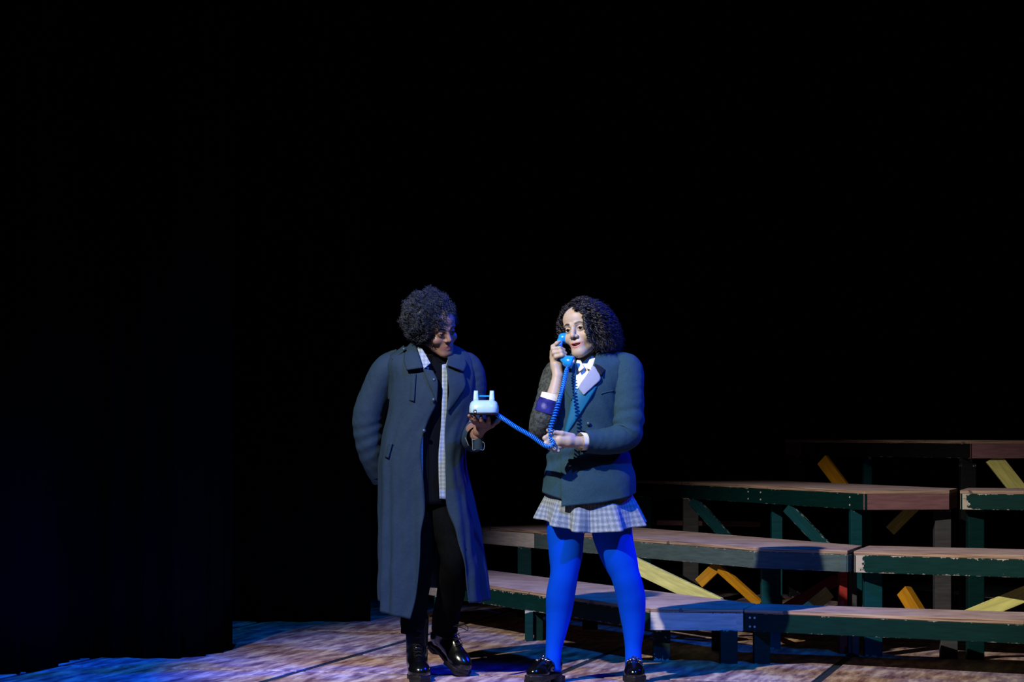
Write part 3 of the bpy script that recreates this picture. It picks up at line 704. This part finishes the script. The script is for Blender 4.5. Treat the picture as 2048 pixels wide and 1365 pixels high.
# afro: thousands of tight coils rooted on a rounded volume
def afro():
    c = P(857, 634, -.045); n = 7000; N = 15
    d = rng.normal(size=(n, 3)); d /= np.linalg.norm(d, axis=1)[:, None]
    fl = (d@MR)                                             # direction in head axes: keep the face free
    rad = np.array([.136, .155, .138]); bump = 1+.06*np.sin(d[:, :1]*9+1)*np.sin(d[:, 2:]*8)+.035*np.sin(d[:, 1:2]*17+d[:, :1]*11)
    root = c+d*rad*.52*bump; tip = c+d*rad*bump*rng.uniform(.84, 1.03, (n, 1))
    tl = ((tip*.7+root*.3-MC)@MR)                                # keep the face and throat free
    keep = ~((tl[:, 1] < -.03) & (tl[:, 2] < .040) & (np.abs(tl[:, 0]) < .072+.02*(tl[:, 1] < -.07))) & ~((tl[:, 2] < -.055) & (tl[:, 1] < .06)) & (tl[:, 2] > -.115)
    root, tip, d = root[keep], tip[keep], d[keep]; n = len(d)
    t = np.linspace(0, 1, N)[None, :, None]; base = root[:, None]*(1-t)+tip[:, None]*t
    u = np.cross(d, rng.normal(size=(n, 3))); u /= np.linalg.norm(u, axis=1)[:, None]; w_ = np.cross(d, u)
    ph = rng.uniform(0, 6.28, (n, 1, 1)); k = rng.uniform(14, 22, (n, 1, 1)); amp = rng.uniform(.005, .010, (n, 1, 1))*(t**.6)
    cur = base+amp*(u[:, None]*np.cos(ph+k*t)+w_[:, None]*np.sin(ph+k*t))
    hair = fast_tubes('hair', cur, rng.uniform(.0011, .0019, n), 3, M['afro'], man)
    # dense core that the coils grow from
    def fn(p):
        q = (p-c)
        dd = sdf_ell(p, c, rad*.80); dd = dd+.004*np.sin(q[..., 0]*160)*np.sin(q[..., 1]*150)*np.sin(q[..., 2]*170)
        pl = ((p-MC)@MR); face = sdf_ell(pl, (0, -.12, -.060), (.072, .105, .098)); dd = smax(dd, -face, .008)
        jaw = sdf_ell(pl, (0, -.02, -.16), (.1, .1, .085)); return smax(dd, -jaw, .012)
    V, F = surface_nets(fn, c-.16, c+.16, .006); mesh_obj('hair_core', V, F, M['afro'], hair)
afro()
mic = tube('microphone', [(MR@np.array(q))+MC for q in ((-.072, -.01, -.02), (-.066, -.045, -.045), (-.058, -.066, -.06))], .0018, M['black'], man, 12, 6)

# under-layers
tee = Shell([(702, 835, 893, .065, .05), (730, 800, 930, .10, .04), (800, 795, 935, .125, .03), (900, 790, 930, .12, .03), (1010, 785, 935, .125, .03)])
garment('black_tee', tee, 712, ([0, 1], [1008, 1008]), None, None, M['tee'], man, 30, 60)
def wr(seed, amp=.05):
    return lambda t, a: amp*vnoise(t*6, a, seed)
tube('trouser_leg', [P(848, 985, .03), P(845, 1030, .02), P(836, 1125, .0), P(829, 1200, .03), P(827, 1266, .05)], [.10, .09, .072, .064, .060], M['pants'], man, 60, 28, False, wr(1, .05))
tube('trouser_leg', [P(886, 985, .03), P(892, 1030, .0), P(911, 1115, -.04), P(903, 1180, .08), P(892, 1235, .19), P(889, 1258, .235)], [.10, .09, .072, .066, .064, .064], M['pants'], man, 60, 28, False, wr(2, .06))
boot(man, shoe_matrix((-.452, .12, 0), (-.418, -.19, 0)), P(834, 1240, .055), 1)
boot(man, shoe_matrix((-.392, .330, .135), (-.205, .115, -.012)), P(890, 1228, .245), 2)
tube('bootlace_loop', [P(905, 1252, .15), P(925, 1250, .13), P(936, 1256, .12), P(935, 1262, .12), P(927, 1258, .12), P(906, 1253, .15)], .0022, M['lace'], man, 40, 6)
patch('shirt_placket', tee.pts([(884, 730), (884, 790), (882, 850), (877, 920), (879, 998)], .018), tee.pts([(895, 728), (895, 790), (893, 850), (892, 920), (897, 1000)], .018), M['shirt'], man, .004, 6, 50)
patch('shirt_placket', tee.pts([(836, 735), (835, 800), (832, 900), (830, 995)], .016), tee.pts([(858, 735), (850, 800), (846, 900), (846, 995)], .016), M['shirt'], man, .004, 6, 50)
patch('shirt_collar', [P(829, 689, -.005), P(837, 708, -.075), P(847, 739, -.135)], [P(838, 688, -.02), P(851, 709, -.095), P(861, 727, -.130)], M['shirt'], man, .004, 8, 20)
patch('shirt_collar', [P(904, 694, .0), P(900, 708, -.05), P(893, 728, -.085)], [P(912, 697, .03), P(910, 712, -.02), P(902, 735, -.07)], M['shirt'], man, .004, 8, 20)

# the trench coat
coat = Shell([(690, 826, 906, .07, .04), (700, 800, 926, .095, .04), (712, 782, 942, .115, .035), (730, 774, 950, .135, .03), (770, 781, 955, .15, .02), (820, 779, 950, .152, .02),
              (870, 768, 936, .148, .02), (920, 761, 930, .145, .02), (1000, 761, 944, .155, .03), (1100, 762, 959, .175, .04), (1235, 763, 974, .20, .05)])
oR = ([690, 730, 771, 821, 900, 950, 1012, 1053, 1101, 1138, 1190, 1240], [893, 896, 899, 894, 891, 892, 896, 907, 918, 928, 936, 942])
oL = ([690, 715, 735, 748, 771, 813, 837, 863, 903, 950, 1016, 1063, 1118, 1159, 1200, 1240], [834, 838, 850, 864, 874, 871, 859, 849, 842, 846, 850, 843, 840, 835, 826, 815])
def coat_folds(t, c, py, th):
    g = np.clip((py-760)/420, 0, 1)
    return g**1.3*(.014*np.sin(th*7+.6)+.010*np.sin(th*11+2+py*.004))+.005*g*np.sin(th*19+py*.006+1)+.004*np.clip((py-740)/60, 0, 1)*np.sin(th*5+py*.012)+.004*vnoise(py*.006, th*1.3, 4)+.002*vnoise(py*.012, th*3, 5)
tc = garment('trench_coat', coat, 690, ([0, .12, .3, .5, .7, .88, 1], [1203, 1203, 1190, 1180, 1200, 1224, 1234]), oR, oL, M['coat'], man, 110, 190, coat_folds, .005)
tube('sleeve', [P(806, 716, .04), P(782, 735, .05), P(753, 785, .07), P(736, 845, .09), P(741, 900, .11), P(757, 948, .16), P(762, 958, .175)], [.05, .072, .072, .072, .062, .048, .046], M['coat'], tc, 90, 36, False,
     lambda t, a: .022*vnoise(t*7, a, 12)+.035*np.exp(-((t-.68)/.16)**2)*np.sin(t*75+2.5*np.sin(a+.5))+.018*np.sin(a*4+t*5))
tube('cuff_strap', [P(752, 935, .145), P(757, 946, .16)], [.054, .052], M['coat'], tc, 6, 28, False)
tube('sleeve', [P(912, 716, .03), P(936, 738, .03), P(944, 800, .02), P(945, 862, -.02), P(948, 880, -.08), P(955, 878, -.19), P(956, 876, -.215)], [.05, .068, .066, .062, .058, .05, .052], M['coat'], tc, 80, 32, False,
     lambda t, a: .03*vnoise(t*9, a, 14)+.04*np.exp(-((t-.6)/.2)**2)*np.sin(t*50))
cw = lambda *q: [coat.front(x, y, o_) for x, y, o_ in q]
patch('collar', [P(826, 682, .03), P(812, 700, -.04), P(808, 720, -.09), P(813, 741, -.125)], [P(828, 681, .02), P(834, 698, -.06), P(840, 717, -.115), P(846, 736, -.140)], M['coat'], tc, .006, 10, 24, .008)
patch('collar', [P(906, 700, .02), P(905, 712, -.05), P(894, 726, -.12), P(893, 730, -.135)], [P(916, 700, .06), P(926, 714, -.02), P(933, 730, -.085), P(928, 744, -.115)], M['coat'], tc, .006, 10, 24, .008)
patch('collar', [P(828, 684, .04), P(840, 676, .10), P(868, 672, .12), P(895, 682, .10), P(908, 700, .04)], [P(812, 704, .02), P(825, 698, .13), P(866, 695, .16), P(905, 702, .12), P(926, 712, .0)], M['coat'], tc, .006, 8, 24)
patch('lapel', cw((892, 732, .016), (896, 760, .014), (898, 790, .012), (894, 822, .008)), cw((927, 747, .016), (932, 770, .018), (918, 795, .014), (897, 823, .008)), M['coat'], tc, .005, 10, 24, .004)
patch('lapel', cw((846, 738, .018), (858, 770, .014), (872, 800, .008)), cw((866, 742, .02), (876, 768, .018), (873, 806, .010)), M['coat'], tc, .005, 10, 24, .004)
patch('storm_flap', cw((780, 748, .008), (777, 775, .009), (776, 799, .011)), cw((832, 748, .010), (830, 775, .012), (828, 803, .014)), M['coat'], tc, .004, 10, 20)
patch('pocket_welt', cw((779, 885, .012), (770, 915, .012)), cw((785, 887, .012), (777, 917, .012)), M['coat'], tc, .006, 4, 10)
patch('epaulette', [P(812, 700, -.05), P(784, 720, -.045)], [P(808, 692, .0), P(781, 712, .0)], M['coat'], tc, .006, 6, 16, .004)
for bx_, by_ in ((808, 699), (868, 760), (867, 800), (848, 862)):
    c = coat.front(bx_, by_, .020) if by_ > 720 else P(bx_, by_, -.06)
    v, f = tube_vf([c, c+[0, -.005, 0]], .0085, 14); mesh_obj('button', v, f, M['button'], tc)
for q in ([(943, 872), (946, 880), (957, 878)], [(944, 876), (945, 890), (946, 901), (956, 899), (966, 901), (969, 888), (965, 884)], [(930, 876), (934, 884), (937, 892)]):
    tube('loose_thread', [P(x, y, -.255-.002*i) for i, (x, y) in enumerate(q)], .0011, M['shirt'], tc, 20, 5)
v_ = [P(945, 872, -.24), P(968, 874, -.24), P(968, 900, -.245), P(946, 902, -.245)]
patch('torn_cuff', [v_[0], v_[3]], [v_[1], v_[2]], M['coat'], tc, .004, 5, 8, .02)

# ------------------------------------------------------------------ the actor in the blazer
SK2 = (.40, .32, .255)
WC = P(1167, 659, -.11); WR = rot(-30, 2, -10); WS = 1.05
neck = ([P(1170, 684, -.08), P(1172, 712, -.07), P(1176, 742, -.07)], [.047, .050, .065])
parts = [head_vf(WC, WR, WS, neck, SK2, (.42, .15, .13), (.02, .014, .012), 1.0, True)]
pelvis = P(1182, 985, -.11)
body = [([P(1176, 742, -.07), P(1182, 800, -.09), P(1182, 900, -.10), pelvis], [.09, .115, .11, .13]),
        ([P(1176, 745, -.07), P(1118, 752, -.02), P(1082, 858, -.15), P(1106, 806, -.235)], [.08, .05, .042, .034]),
        ([P(1176, 745, -.07), P(1250, 748, -.14), P(1256, 868, -.20), P(1165, 885, -.34)], [.08, .055, .045, .028]),
        ([pelvis, P(1131, 1061, -.13), P(1128, 1152, -.155), P(1118, 1227, -.13), P(1107, 1303, -.15), P(1106, 1330, -.165)], [.11, .075, .05, .045, .028, .026]),
        ([pelvis, P(1224, 1061, -.13), P(1251, 1152, -.155), P(1265, 1227, -.13), P(1266, 1303, -.15), P(1267, 1330, -.165)], [.11, .080, .05, .045, .028, .026])]
parts.append(skin_chains(body, .012, .03, SK2))
# hand round the handset: bare forearm, palm behind, three fingers across the front, forefinger up
hd = [([P(1106, 812, -.235), P(1109, 790, -.232), P(1116, 752, -.215)], [.036, .034, .024]),
      ([P(1116, 752, -.215), P(1113, 733, -.20), P(1110, 716, -.19)], [.025, .026, .024]),
      ([P(1112, 728, -.20), P(1107, 704, -.185)], [.024, .017]),
      ([P(1107, 704, -.19), P(1106, 694, -.200), P(1114, 687, -.215), P(1119, 684, -.205)], [.012, .0098, .0088, .0075]),
      ([P(1106, 708, -.19), P(1106, 698, -.218), P(1119, 697, -.235), P(1128, 700, -.222)], [.012, .0098, .0092, .0078]),
      ([P(1106, 716, -.195), P(1108, 706, -.226), P(1122, 704, -.243), P(1131, 707, -.230)], [.012, .0098, .0092, .0078]),
      ([P(1109, 724, -.20), P(1112, 714, -.232), P(1124, 711, -.250), P(1132, 714, -.238)], [.011, .0090, .0085, .0072]),
      ([P(1114, 735, -.195), P(1126, 722, -.165), P(1130, 706, -.150)], [.014, .011, .009])]
parts.append(skin_chains(hd, .0026, .007, SK2))
# hand holding the cord: thumb on top, fingers curled underneath
hd = [([P(1168, 885, -.335), P(1152, 885, -.35), P(1136, 883, -.365), P(1120, 881, -.375)], [.027, .026, .030, .028]),
      ([P(1145, 874, -.36), P(1124, 868, -.385), P(1107, 865, -.395), P(1096, 861, -.395)], [.016, .0125, .0105, .0085]),
      ([P(1118, 874, -.375), P(1098, 872, -.395), P(1090, 877, -.405), P(1096, 886, -.405)], [.014, .0115, .0108, .009]),
      ([P(1118, 881, -.375), P(1098, 881, -.400), P(1092, 888, -.408), P(1102, 893, -.405)], [.014, .0112, .0104, .009]),
      ([P(1120, 888, -.375), P(1102, 890, -.398), P(1099, 896, -.402), P(1109, 899, -.398)], [.013, .0105, .0098, .0085]),
      ([P(1124, 894, -.370), P(1110, 897, -.388), P(1108, 902, -.390), P(1117, 903, -.385)], [.011, .0092, .0085, .0075])]
parts.append(skin_chains(hd, .0026, .006, SK2))
woman = join_skin('person', parts)
tag(woman, 'person in a grey-blue blazer, checked skirt and blue tights, talking into a handset', 'person')
eyes(WC, WR, WS, (.0022, .0005), woman)
a_ = np.linspace(-1, 1, 13); tp = np.stack([.019*a_, -.0865+.012*a_**2, -.0668+.006*(.019*a_/.031)**2], 1)
v, f = tube_vf((tp*WS)@WR.T+WC, np.column_stack([np.full(13, .0016), np.full(13, .0034)]), 10); mesh_obj('teeth', v, f, M['eye'], woman)

# curly bob: ringlets hanging from a side parting
def bob():
    r = np.random.default_rng(21); n = 1000; N = 64; toW = lambda p: (p*WS)@WR.T+WC
    d = r.normal(size=(n*3, 3)); d /= np.linalg.norm(d, axis=1)[:, None]
    d = d[(d[:, 2] > -.15) & ~((d[:, 1] < -.55) & (d[:, 2] < .52)) & ~((d[:, 1] < -.25) & (d[:, 2] < .25))][:n]; n = len(d)
    root = np.array([0, .014, .03])+d*np.array([.075, .096, .088])
    out = d.copy(); side = np.sign(root[:, 0]-.0+1e-9); length = r.uniform(.6, 1.0, n)
    t = np.linspace(0, 1, N)[None, :, None]
    big = np.where(d[:, :1] > -.15, 1.0, .62)                                   # fuller on the far side of the phone
    tgt = root+np.column_stack([d[:, 0]*.050*big[:, 0]+.006*big[:, 0], d[:, 1]*.045+.010, np.zeros(n)])*1.0
    zend = .0-.125*length
    tgt[:, 2] = np.minimum(zend, root[:, 2]-.03)
    p1 = root+out*(.050+.035*big)+np.array([0, 0, .006])
    c = (1-t)**2*root[:, None]+2*t*(1-t)*p1[:, None]+t**2*tgt[:, None]
    # sweep the front locks off the forehead
    front = np.clip((-c[..., 1]-.035)/.05, 0, 1)*(c[..., 2] < .085); c[..., 0] += front*np.where(c[..., 0] > -.022, .034, -.022)*np.clip((.10-c[..., 2])/.05, 0, 1)
    c[..., 1] += front*.018
    ph = r.uniform(0, 6.28, (n, 1)); k = r.uniform(30, 62, (n, 1)); amp = r.uniform(.005, .0095, (n, 1))*np.minimum(1, t[..., 0]*4)
    a = ph+k*t[..., 0]; c[..., 0] += amp*np.cos(a); c[..., 1] += amp*np.sin(a); c[..., 2] += .3*amp*np.sin(a*1.3)
    # nothing grows through the face
    fx = (c[..., 1] < -.045) & (np.abs(c[..., 0]) < .052) & (c[..., 2] < .050); bad = fx.sum(1) > 1; c = c[~bad]
    c = c[~(((c[..., 0] < -.04) & (c[..., 1] < -.045) & (c[..., 2] < .0)).sum(1) > 2)]
    fz = c[r.integers(0, len(c), 500)].copy(); ctr = np.array([0, .02, .0]); u = np.linspace(0, 1, N)[None, :, None]
    fz = ctr+(fz-ctr)*(1+.10*u*r.uniform(.3, 1, (500, 1, 1)))+.006*np.sin(u*r.uniform(18, 45, (500, 1, 3))+r.uniform(0, 6, (500, 1, 3)))
    u = np.linspace(0, 1, N)                                   # locks that fall over the far cheek
    ck = np.array([np.stack([a*(1-u)+b*u+.005*np.cos(w+q*u), -.070-.022*np.sin(u*2.6)+.006*np.sin(w+q*u), .085-(.085+e)*u**.9], 1) for a, b, w, q, e in
                   [(r.uniform(.046, .062), r.uniform(.056, .078), r.uniform(0, 6), r.uniform(22, 34), r.uniform(.03, .085)) for _ in range(26)]])
    c = np.concatenate([c, ck])
    hair = fast_tubes('hair', toW(c.reshape(-1, 3)).reshape(c.shape), r.uniform(.0015, .0027, len(c)), 5, M['curls'], woman)
    fast_tubes('flyaway_hair', toW(fz.reshape(-1, 3)).reshape(fz.shape), r.uniform(.0006, .0011, 500), 3, M['curls'], hair)
    def fn(p):
        dd = sdf_ell(p, (0, .016, .034), (.085, .103, .092)); dd = smin(dd, sdf_ell(p, (.050, .03, -.025), (.075, .075, .085)), .04)
        dd = smin(dd, sdf_ell(p, (-.035, .04, -.03), (.055, .06, .075)), .04); q = p*1.0
        dd = dd+.005*np.sin(q[..., 0]*120)*np.sin(q[..., 1]*110+1)*np.sin(q[..., 2]*100)
        face = sdf_ell(p, (-.010, -.125, -.035), (.060, .100, .094)); dd = smax(dd, -face, .010)
        nk_ = sdf_ell(p, (-.01, -.06, -.15), (.075, .10, .075)); return smax(dd, -nk_, .01)
    V, F = surface_nets(fn, (-.14, -.14, -.16), (.17, .16, .16), .006); mesh_obj('hair_core', toW(V), F, M['curls'], hair)
bob()

# tights, skirt, shoes
def leg(rows, Ys):
    pts = [P((a+b)/2, y, Y) for (y, a, b), Y in zip(rows, Ys)]; rad = [(b-a)/2*(CAM_D+Y)/FPX for (y, a, b), Y in zip(rows, Ys)]
    return pts, rad
l1 = leg([(985, 1092, 1186), (1030, 1092, 1178), (1061, 1093, 1170), (1114, 1098, 1164.5), (1152, 1100, 1156), (1190, 1092.5, 1150), (1227, 1092, 1143), (1265, 1092, 1133), (1303, 1091, 1123), (1325, 1090, 1121), (1345, 1088, 1122)],
         [-.11, -.12, -.13, -.145, -.155, -.14, -.13, -.135, -.15, -.165, -.175])
l2 = leg([(985, 1176, 1264), (1030, 1180, 1264), (1061, 1183, 1264.5), (1095, 1194, 1269), (1133, 1212, 1277), (1152, 1222, 1280), (1190, 1232, 1290), (1227, 1239, 1291), (1265, 1246, 1288), (1303, 1250, 1283), (1325, 1250, 1284), (1345, 1249, 1286)],
         [-.11, -.12, -.13, -.14, -.15, -.155, -.14, -.13, -.135, -.15, -.165, -.175])
mb = MB()
for pts, rad in (l1, l2):
    a = smooth_path(np.column_stack([np.array(pts), np.array(rad)]), 80)
    v, f = tube_vf(a[:, :3], a[:, 3], 32, True, lambda t, th: .012*np.exp(-((t-.955)/.03)**2)*np.sin(t*340+np.sin(th))); mb.add(v, f)
mb.obj('tights', M['tights'], woman)
loafer(woman, shoe_matrix((.215, -.105, 0), (.085, -.325, 0)))
loafer(woman, shoe_matrix((.562, -.10, 0), (.553, -.36, 0)))
sk = Shell([(960, 1098, 1254, .130, -.11), (985, 1092, 1262, .140, -.11), (1010, 1083, 1272, .155, -.11), (1068, 1066, 1291, .20, -.115)], 2.0)
def ruffle(t, c, py, th): return np.clip((py-985)/75, 0, 1)**1.1*(.030*np.sin(th*10+.9*np.sin(th*3))+.008*np.sin(th*17+1))
garment('ruffled_skirt', sk, 962, ([0, .08, .25, .45, .7, .85, .95, 1], [1064, 1060, 1046, 1030, 1030, 1044, 1060, 1064]), None, None, M['skirt'], woman, 40, 260, ruffle, .003, None, (1.5, .18))

# shirt and blazer
bl = Shell([(706, 1140, 1212, .055, -.07), (714, 1125, 1245, .085, -.08), (724, 1112, 1264, .105, -.09), (745, 1106, 1258, .125, -.10), (790, 1106, 1246, .142, -.11), (840, 1104, 1243, .142, -.11),
            (900, 1098, 1252, .140, -.11), (950, 1089, 1266, .155, -.11), (1015, 1081, 1270, .17, -.11)])
bR = ([706, 732, 776, 792, 830, 866, 900, 1020], [1193, 1186, 1159, 1149, 1139, 1129, 1126, 1126])
bL = ([706, 732, 770, 792, 830, 866, 1020], [1150, 1150, 1149, 1147, 1150, 1158, 1168])
def bl_fold(t, c, py, th):
    return .010-.014*c+.003*vnoise(py*.01, th*2, 31)+.006*np.exp(-((py-905)/30)**2)*np.sin(py*.16+th*2)+.004*np.clip((py-930)/60, 0, 1)*np.sin(th*6)
bz = garment('blazer', bl, 706, ([0, .06, .3, .6, .85, 1], [1012, 1008, 986, 978, 988, 1008]), bR, bL, M['blazer'], woman, 90, 180, bl_fold, .005)
patch('shirt_front', bl.pts([(1149, 728), (1146, 760), (1140, 800)], -.004), bl.pts([(1190, 728), (1176, 765), (1158, 802)], -.004), M['white'], woman, .004, 8, 24, .01)
tube('shirt_collar_band', [P(1177, 738, -.075), P(1175, 725, -.075)], [.066, .060], M['white'], woman, 8, 30, False)
patch('shirt_collar', [P(1157, 717, -.135), P(1153, 726, -.190), P(1158, 744, -.250)], [P(1160, 717, -.135), P(1164, 727, -.200), P(1169, 736, -.235)], M['white'], woman, .004, 8, 16, .004)
patch('shirt_collar', [P(1184, 712, -.125), P(1178, 722, -.185), P(1171, 736, -.235)], [P(1198, 711, -.105), P(1194, 722, -.165), P(1184, 741, -.245)], M['white'], woman, .004, 8, 16, .004)
fw = lambda off, *q: [bl.front(x, y, off) for x, y in q]
patch('lapel', fw(.016, (1160, 772), (1148, 792), (1138, 830), (1129, 867)), fw(.018, (1194, 774), (1184, 792), (1161, 828), (1133, 869)), M['satin'], bz, .005, 10, 40, .004)
patch('lapel_facing', fw(.022, (1186, 732), (1172, 753), (1158, 777), (1167, 789)), fw(.026, (1190, 735), (1201, 757), (1186, 774), (1168, 790)), M['lilac'], bz, .005, 10, 30, .003)
patch('collar', [P(1189, 734, -.235), P(1190, 720, -.19), P(1193, 710, -.13), P(1198, 700, -.06)], [P(1203, 752, -.26), P(1213, 738, -.215), P(1216, 720, -.15), P(1216, 706, -.06)], M['velvet'], bz, .006, 8, 24, .006)
patch('lapel', fw(.012, (1151, 736), (1149, 770), (1147, 794)), fw(.014, (1140, 742), (1128, 772), (1143, 802)), M['blazer'], bz, .005, 8, 20, .004)
patch('pocket_welt', fw(.014, (1202, 786), (1202, 789)), fw(.014, (1228, 780), (1228, 783)), M['blazer'], bz, .006, 8, 3)
for bx_, by_ in ((1177, 848), (1140, 930)):
    c = bl.front(bx_, by_, .014); v, f = tube_vf([c, c+[0, -.006, 0]], .0095, 16); mesh_obj('button', v, f, M['button'], bz)
tube('sleeve', [P(1228, 722, -.10), P(1250, 735, -.13), P(1256, 780, -.18), P(1257, 835, -.215), P(1250, 872, -.24), P(1222, 882, -.275), P(1190, 884, -.305), P(1167, 884, -.335)], [.045, .070, .072, .071, .070, .063, .056, .050], M['blazer'], bz, 90, 36, False,
     lambda t, a: .025*vnoise(t*8, a, 41)+.045*np.exp(-((t-.58)/.14)**2)*np.sin(t*62+np.sin(a)))
tube('shirt_cuff', [P(1176, 884, -.325), P(1160, 884, -.345)], [.040, .041], M['white'], woman, 6, 28, False, lambda t, a: .04*np.sin(a*7)*t)
tube('sleeve', [P(1136, 728, -.06), P(1116, 745, -.04), P(1098, 800, -.08), P(1083, 846, -.135), P(1082, 860, -.17), P(1089, 842, -.225), P(1097, 816, -.235)], [.045, .062, .060, .056, .056, .055, .052], M['lace_sleeve'], bz, 80, 32, False,
     lambda t, a: .035*vnoise(t*9, a, 47))
tube('turned_cuff', [P(1093, 826, -.232), P(1101, 799, -.236)], [.058, .053], M['cuffsatin'], bz, 10, 32, False, lambda t, a: .03*np.sin(t*9+a*2))
tube('shirt_cuff', [P(1099, 806, -.232), P(1103, 788, -.232)], [.050, .046], M['white'], woman, 6, 28, False, lambda t, a: .05*np.sin(a*3+1))

# ------------------------------------------------------------------ telephone
def rounded_loft(name, secs, mat, parent, n=40, e=4.0):
    # secs: centre, half width, half depth at rising heights
    th = np.linspace(0, 2*np.pi, n, endpoint=False); c, s = np.cos(th), np.sin(th); rings = []
    for (cx, cy, cz), a, b in secs: rings.append(np.stack([cx+a*np.sign(c)*np.abs(c)**(2/e), cy+b*np.sign(s)*np.abs(s)**(2/e), np.full(n, cz)], 1))
    v = np.vstack(rings); m = len(secs); f = [[i*n+j, i*n+(j+1) % n, (i+1)*n+(j+1) % n, (i+1)*n+j] for i in range(m-1) for j in range(n)]
    f += [list(range(n))[::-1], [(m-1)*n+j for j in range(n)]]
    return mesh_obj(name, v, f, mat, parent, True)
PB = P(968, 829, -.335); tel = empty('telephone', PB); tag(tel, 'light blue desk telephone base without its handset, resting on a raised palm', 'telephone')
q = lambda dx, dy, dz: tuple(PB+np.array([dx, dy, dz]))
rounded_loft('base_plate', [(q(0, 0, -.004), .064, .078), (q(0, 0, .004), .067, .081)], M['black'], tel)
rounded_loft('housing', [(q(0, 0, .004), .066, .080), (q(0, 0, .010), .0675, .082), (q(0, .0, .035), .066, .080), (q(0, .004, .052), .061, .072), (q(0, .008, .060), .053, .062), (q(0, .01, .063), .044, .052)], M['phone'], tel)
for s in (-1, 1):
    rounded_loft('cradle_prong', [(q(s*.036, -.01, .055), .0145, .030), (q(s*.036, -.01, .070), .0125, .026), (q(s*.036, -.01, .092), .0108, .022), (q(s*.036, -.01, .106), .0095, .018)], M['phone'], tel, 24)
bar('cradle_bar', q(-.036, -.012, .082), q(.036, -.012, .082), .007, .012, M['handset'], tel)
rounded_loft('line_socket', [(q(-.040, -.0805, .008), .0065, .003), (q(-.040, -.0805, .020), .0065, .003)], M['black'], tel, 16)
v, f = box_vf(q(-.039, -.084, .0105), .006, .004, .006); mesh_obj('line_plug', v, f, M['white'], tel, False)
bevel(tel.children[0], .002)

ear = P(1128, 676, -.135); mth = P(1134, 724, -.245)
hs = empty('telephone_handset', mth); tag(hs, 'bright blue telephone handset pressed to an ear', 'handset')
mid = P(1119, 699, -.185)
tube('handle', [ear+[0, 0, .004], P(1120, 683, -.155), mid, P(1122, 712, -.215), mth], [.017, .0150, .0145, .0155, .018], M['handset'], hs, 40, 24)
ax = (mth-ear)/np.linalg.norm(mth-ear); inn = WC+WR@np.array([-.02, -.03, -.03])-(ear+mth)/2; inn -= ax*inn.dot(ax); inn /= np.linalg.norm(inn)
def cup(name, c, r, dirn, ln):
    pts = np.array([c-dirn*ln*.55, c-dirn*ln*.5, c-dirn*ln*.2, c+dirn*ln*.3, c+dirn*ln*.5, c+dirn*ln*.52])
    v, f = tube_vf(pts, np.array([.35, .62, .92, 1.0, .93, .6])*r, 28); return mesh_obj(name, v, f, M['handset'], hs)
cup('earpiece', ear+ax*.004-inn*.002, .0265, inn, .044); cup('mouthpiece', mth+inn*.006, .0300, inn*.8+ax*.3, .052)

def coil(path, rad, wire, pitch, n_per=9):
    path = smooth_path(path, 260); ln = np.linalg.norm(np.diff(path, axis=0), axis=1).sum(); turns = ln/pitch; n = int(turns*n_per)
    k = np.linspace(0, 1, 260); u = np.linspace(0, 1, n); c = np.stack([np.interp(u, k, path[:, i]) for i in range(3)], 1); t, nn, b = frames(path)
    nn = np.stack([np.interp(u, k, nn[:, i]) for i in range(3)], 1); b = np.stack([np.interp(u, k, b[:, i]) for i in range(3)], 1)
    a = u*turns*2*np.pi; env = np.clip(np.minimum(u, 1-u)*turns/2, 0, 1)
    return c+(nn*np.cos(a)[:, None]+b*np.sin(a)[:, None])*(rad*env)[:, None]
mo = mth+ax*.030
c1 = coil([mo, P(1131, 752, -.31), P(1120, 795, -.385), P(1108, 835, -.41), P(1099, 862, -.412), P(1098, 872, -.412)], .0088, .003, .0125)
c2 = coil([P(1098, 874, -.412), P(1106, 888, -.405), P(1098, 894, -.415), P(1061, 871.5, -.41), P(1032, 855, -.40), P(1011, 841, -.385), P(999, 833, -.37), P(992, 829, -.345)], .0082, .003, .0078)
mbc = MB()
for c in (c1, c2): v, f = tube_vf(c, .0029, 6); mbc.add(v, f)
cord = mbc.obj('coiled_cord', M['cord'], tel); cord['label'] = 'coiled blue cord running up to the handset'
